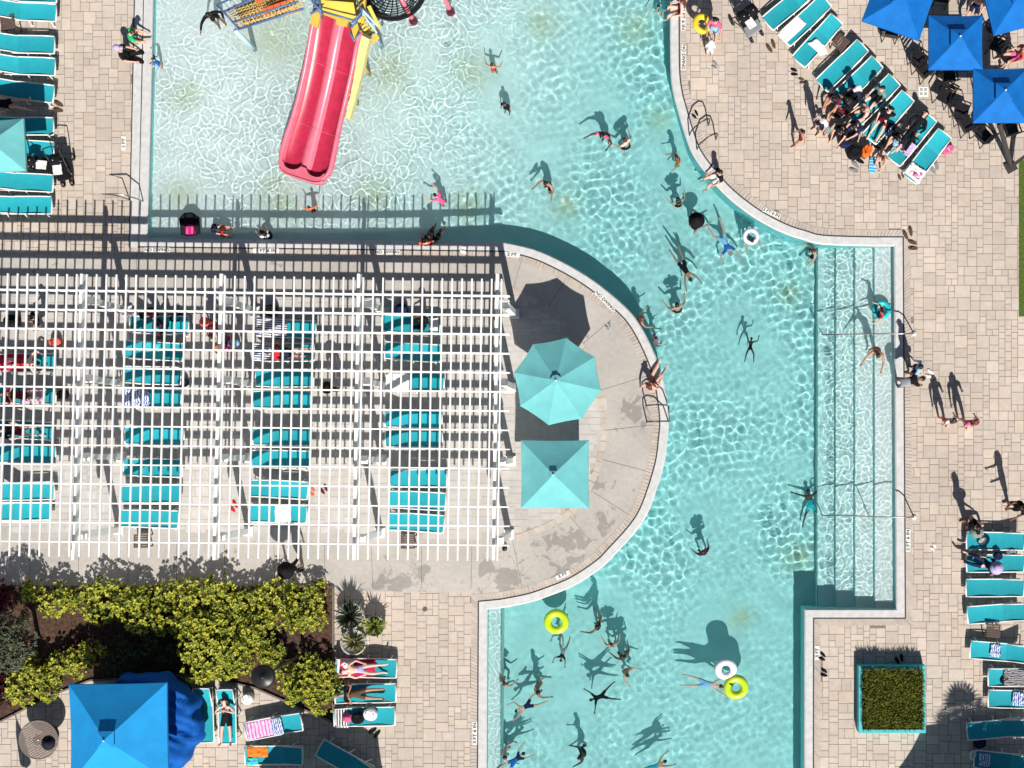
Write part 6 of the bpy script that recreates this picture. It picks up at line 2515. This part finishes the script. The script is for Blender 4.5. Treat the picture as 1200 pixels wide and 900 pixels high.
bag(272, 402, 20, .4, .3, .3, CL['sky'], 'pale blue bag beside the magenta dress')
hp_ = MB().lathe((0, 0, 0), [(.16, 0), (.165, .012), (.10, .03), (.09, .10), (.05, .13), (.001, .135)], 18).build('sun_hat', CL['pink'], None, True)
hp_.location = at(407, 841, .5)
tag(hp_, 'bright pink sun hat on the striped towel', 'hat')
kb_ = MB()
pts = [(.13 * math.copysign(abs(math.cos(t)) ** .5, math.cos(t)), .27 * math.copysign(abs(math.sin(t)) ** .6, math.sin(t))) for t in [2 * PI * k / 24 for k in range(24)]]
kb_.v = [(a, b, 0) for a, b in pts] + [(a, b, .04) for a, b in pts]
kb_.f = [tuple(range(24))[::-1], tuple(range(24, 48))] + [(k, (k + 1) % 24, 24 + (k + 1) % 24, 24 + k) for k in range(24)]
kb_.mi = [0] * len(kb_.f)
o = kb_.build('kickboard', stripe_mat('kickboard_blue', (.02, .30, .62), (.30, .60, .75), 3, 'Y', .6, .5, 2), None)
o.location = at(1022.5, 194, 0)
o.location.z = .012
o.rotation_euler = (0, 0, R(-4))
tag(o, 'bright blue kickboard lying below the slanting loungers', 'kickboard')


def stroller(px, py, rot, twin, label):
    r_ = empty('stroller', at(px, py, .5), R(rot), 1, label, 'stroller', 'strollers parked on the deck')
    r_.location.z = 0
    w_ = .36 if twin else .26
    fr = MB()
    for s in (-1, 1):
        fr.tube([(-.50, s * w_, .98), (-.35, s * w_, .85), (.35, s * w_ * .8, .18), (.50, s * w_ * .5, .16)], .018, 7)
        fr.tube([(-.38, s * w_, .16), (.0, s * w_, .52)], .016, 6)
    fr.tube([(-.50, -w_, .98), (-.54, 0, 1.0), (-.50, w_, .98)], .02, 7)
    fr.build('frame', M_black, r_, True)
    MB().box(.12, 0, .34, .62, w_ * 1.8, .10, 0, .9).build('footrest', CL['grey'] if twin else CL['black'], r_)
    MB().box(-.08, 0, .50, .36, w_ * 1.8, .12).build('seat', CL['black'], r_)
    for s in ((-1, 1) if twin else (0,)):
        c = MB()
        for i in range(9):
            a = PI * (.10 + .62 * i / 8)
            for j in range(9):
                t = -1 + 2 * j / 8
                c.v.append((-.12 - math.cos(a) * .28, s * .19 + t * .17, .62 + math.sin(a) * .30 * (1 - .25 * t * t)))
        for i in range(8):
            for j in range(8):
                a = i * 9 + j
                c.f.append((a, a + 1, a + 10, a + 9))
                c.mi.append(0)
        c.build('canopy', CL['black'], r_, True)
        MB().tube([(-.12 + .02, s * .19 - .17, .66), (-.10, s * .19, .93), (-.12 + .02, s * .19 + .17, .66)], .014, 5).build('canopy_trim', M_alu, r_, True)
    for x in (-.40, .48):
        for s in (-1, 1):
            yy = s * (w_ + .05) if x < 0 else s * w_ * .6
            MB().torus((x, yy, .15), .11, .035, 16, 8, 1, Matrix.Rotation(R(90), 3, 'X')).build('wheel', M_black, r_, True)
    b = MB()
    for i in range(7):
        for j in range(7):
            x, y = -.05 + i * .06, -.20 + j * .05
            b.v.append((x, y, .60 + .05 * noise.noise(V3((x * 9, y * 9, 1)))))
    for i in range(6):
        for j in range(6):
            a = i * 7 + j
            b.f.append((a, a + 7, a + 8, a + 1))
            b.mi.append(0)
    b.build('blanket', TW['white'], r_, True)
    return r_


stroller(878, 24, -55, True, 'black twin stroller with a white blanket beside the slanting loungers')
stroller(70, 195, -82, False, 'black stroller parked at the end of the left bank loungers')
stroller(46, 192, -5, False, 'dark cart with a pale towel beside the left aqua umbrella')
# ================================================================= LIGHT, SKY, CAMERA
SUN_EL = 43.0
SH = Vector((-.205, .98, 0)).normalized()      # shadows fall this way on the deck
sd = bpy.data.lights.new('sun', 'SUN')
sd.energy = 4.9
sd.angle = R(.5)
sd.color = (1.0, .95, .88)
sd.cycles.is_caustics_light = True
so = bpy.data.objects.new('sun', sd)
COL.objects.link(so)
ray = Vector((SH.x * math.cos(R(SUN_EL)), SH.y * math.cos(R(SUN_EL)), -math.sin(R(SUN_EL))))
so.rotation_euler = ray.to_track_quat('-Z', 'Y').to_euler()
so.location = (0, 0, 40)
w = bpy.data.worlds.new('World')
SC.world = w
w.use_nodes = True
nt = w.node_tree
sky = nt.nodes.new('ShaderNodeTexSky')
sky.sky_type = 'NISHITA'
sky.sun_disc = False
sky.sun_elevation = R(SUN_EL)
sky.sun_rotation = math.atan2(-SH.x, -SH.y)
bg = nt.nodes['Background']
nt.links.new(sky.outputs[0], bg.inputs['Color'])
bg.inputs['Strength'].default_value = .042

cd = bpy.data.cameras.new('camera')
cd.sensor_width = 36
cd.lens = F / 1200 * 36
cd.shift_x = (600 - NX) / 1200
cd.shift_y = (NY - 450) / 1200
cd.clip_start = .5
cd.clip_end = 1000
co = bpy.data.objects.new('camera', cd)
COL.objects.link(co)
co.location = (0, 0, H)
SC.camera = co
vs = SC.view_settings
vs.view_transform = 'Standard'
vs.look = 'None'
vs.gamma = 1
vs.exposure = .44
vs.use_curve_mapping = False
cy = SC.cycles
cy.use_denoising = True
cy.max_bounces = 10
cy.diffuse_bounces = 4
cy.transmission_bounces = 6
cy.transparent_max_bounces = 8
cy.sample_clamp_indirect = 4
cy.caustics_reflective = True
cy.blur_glossy = .5
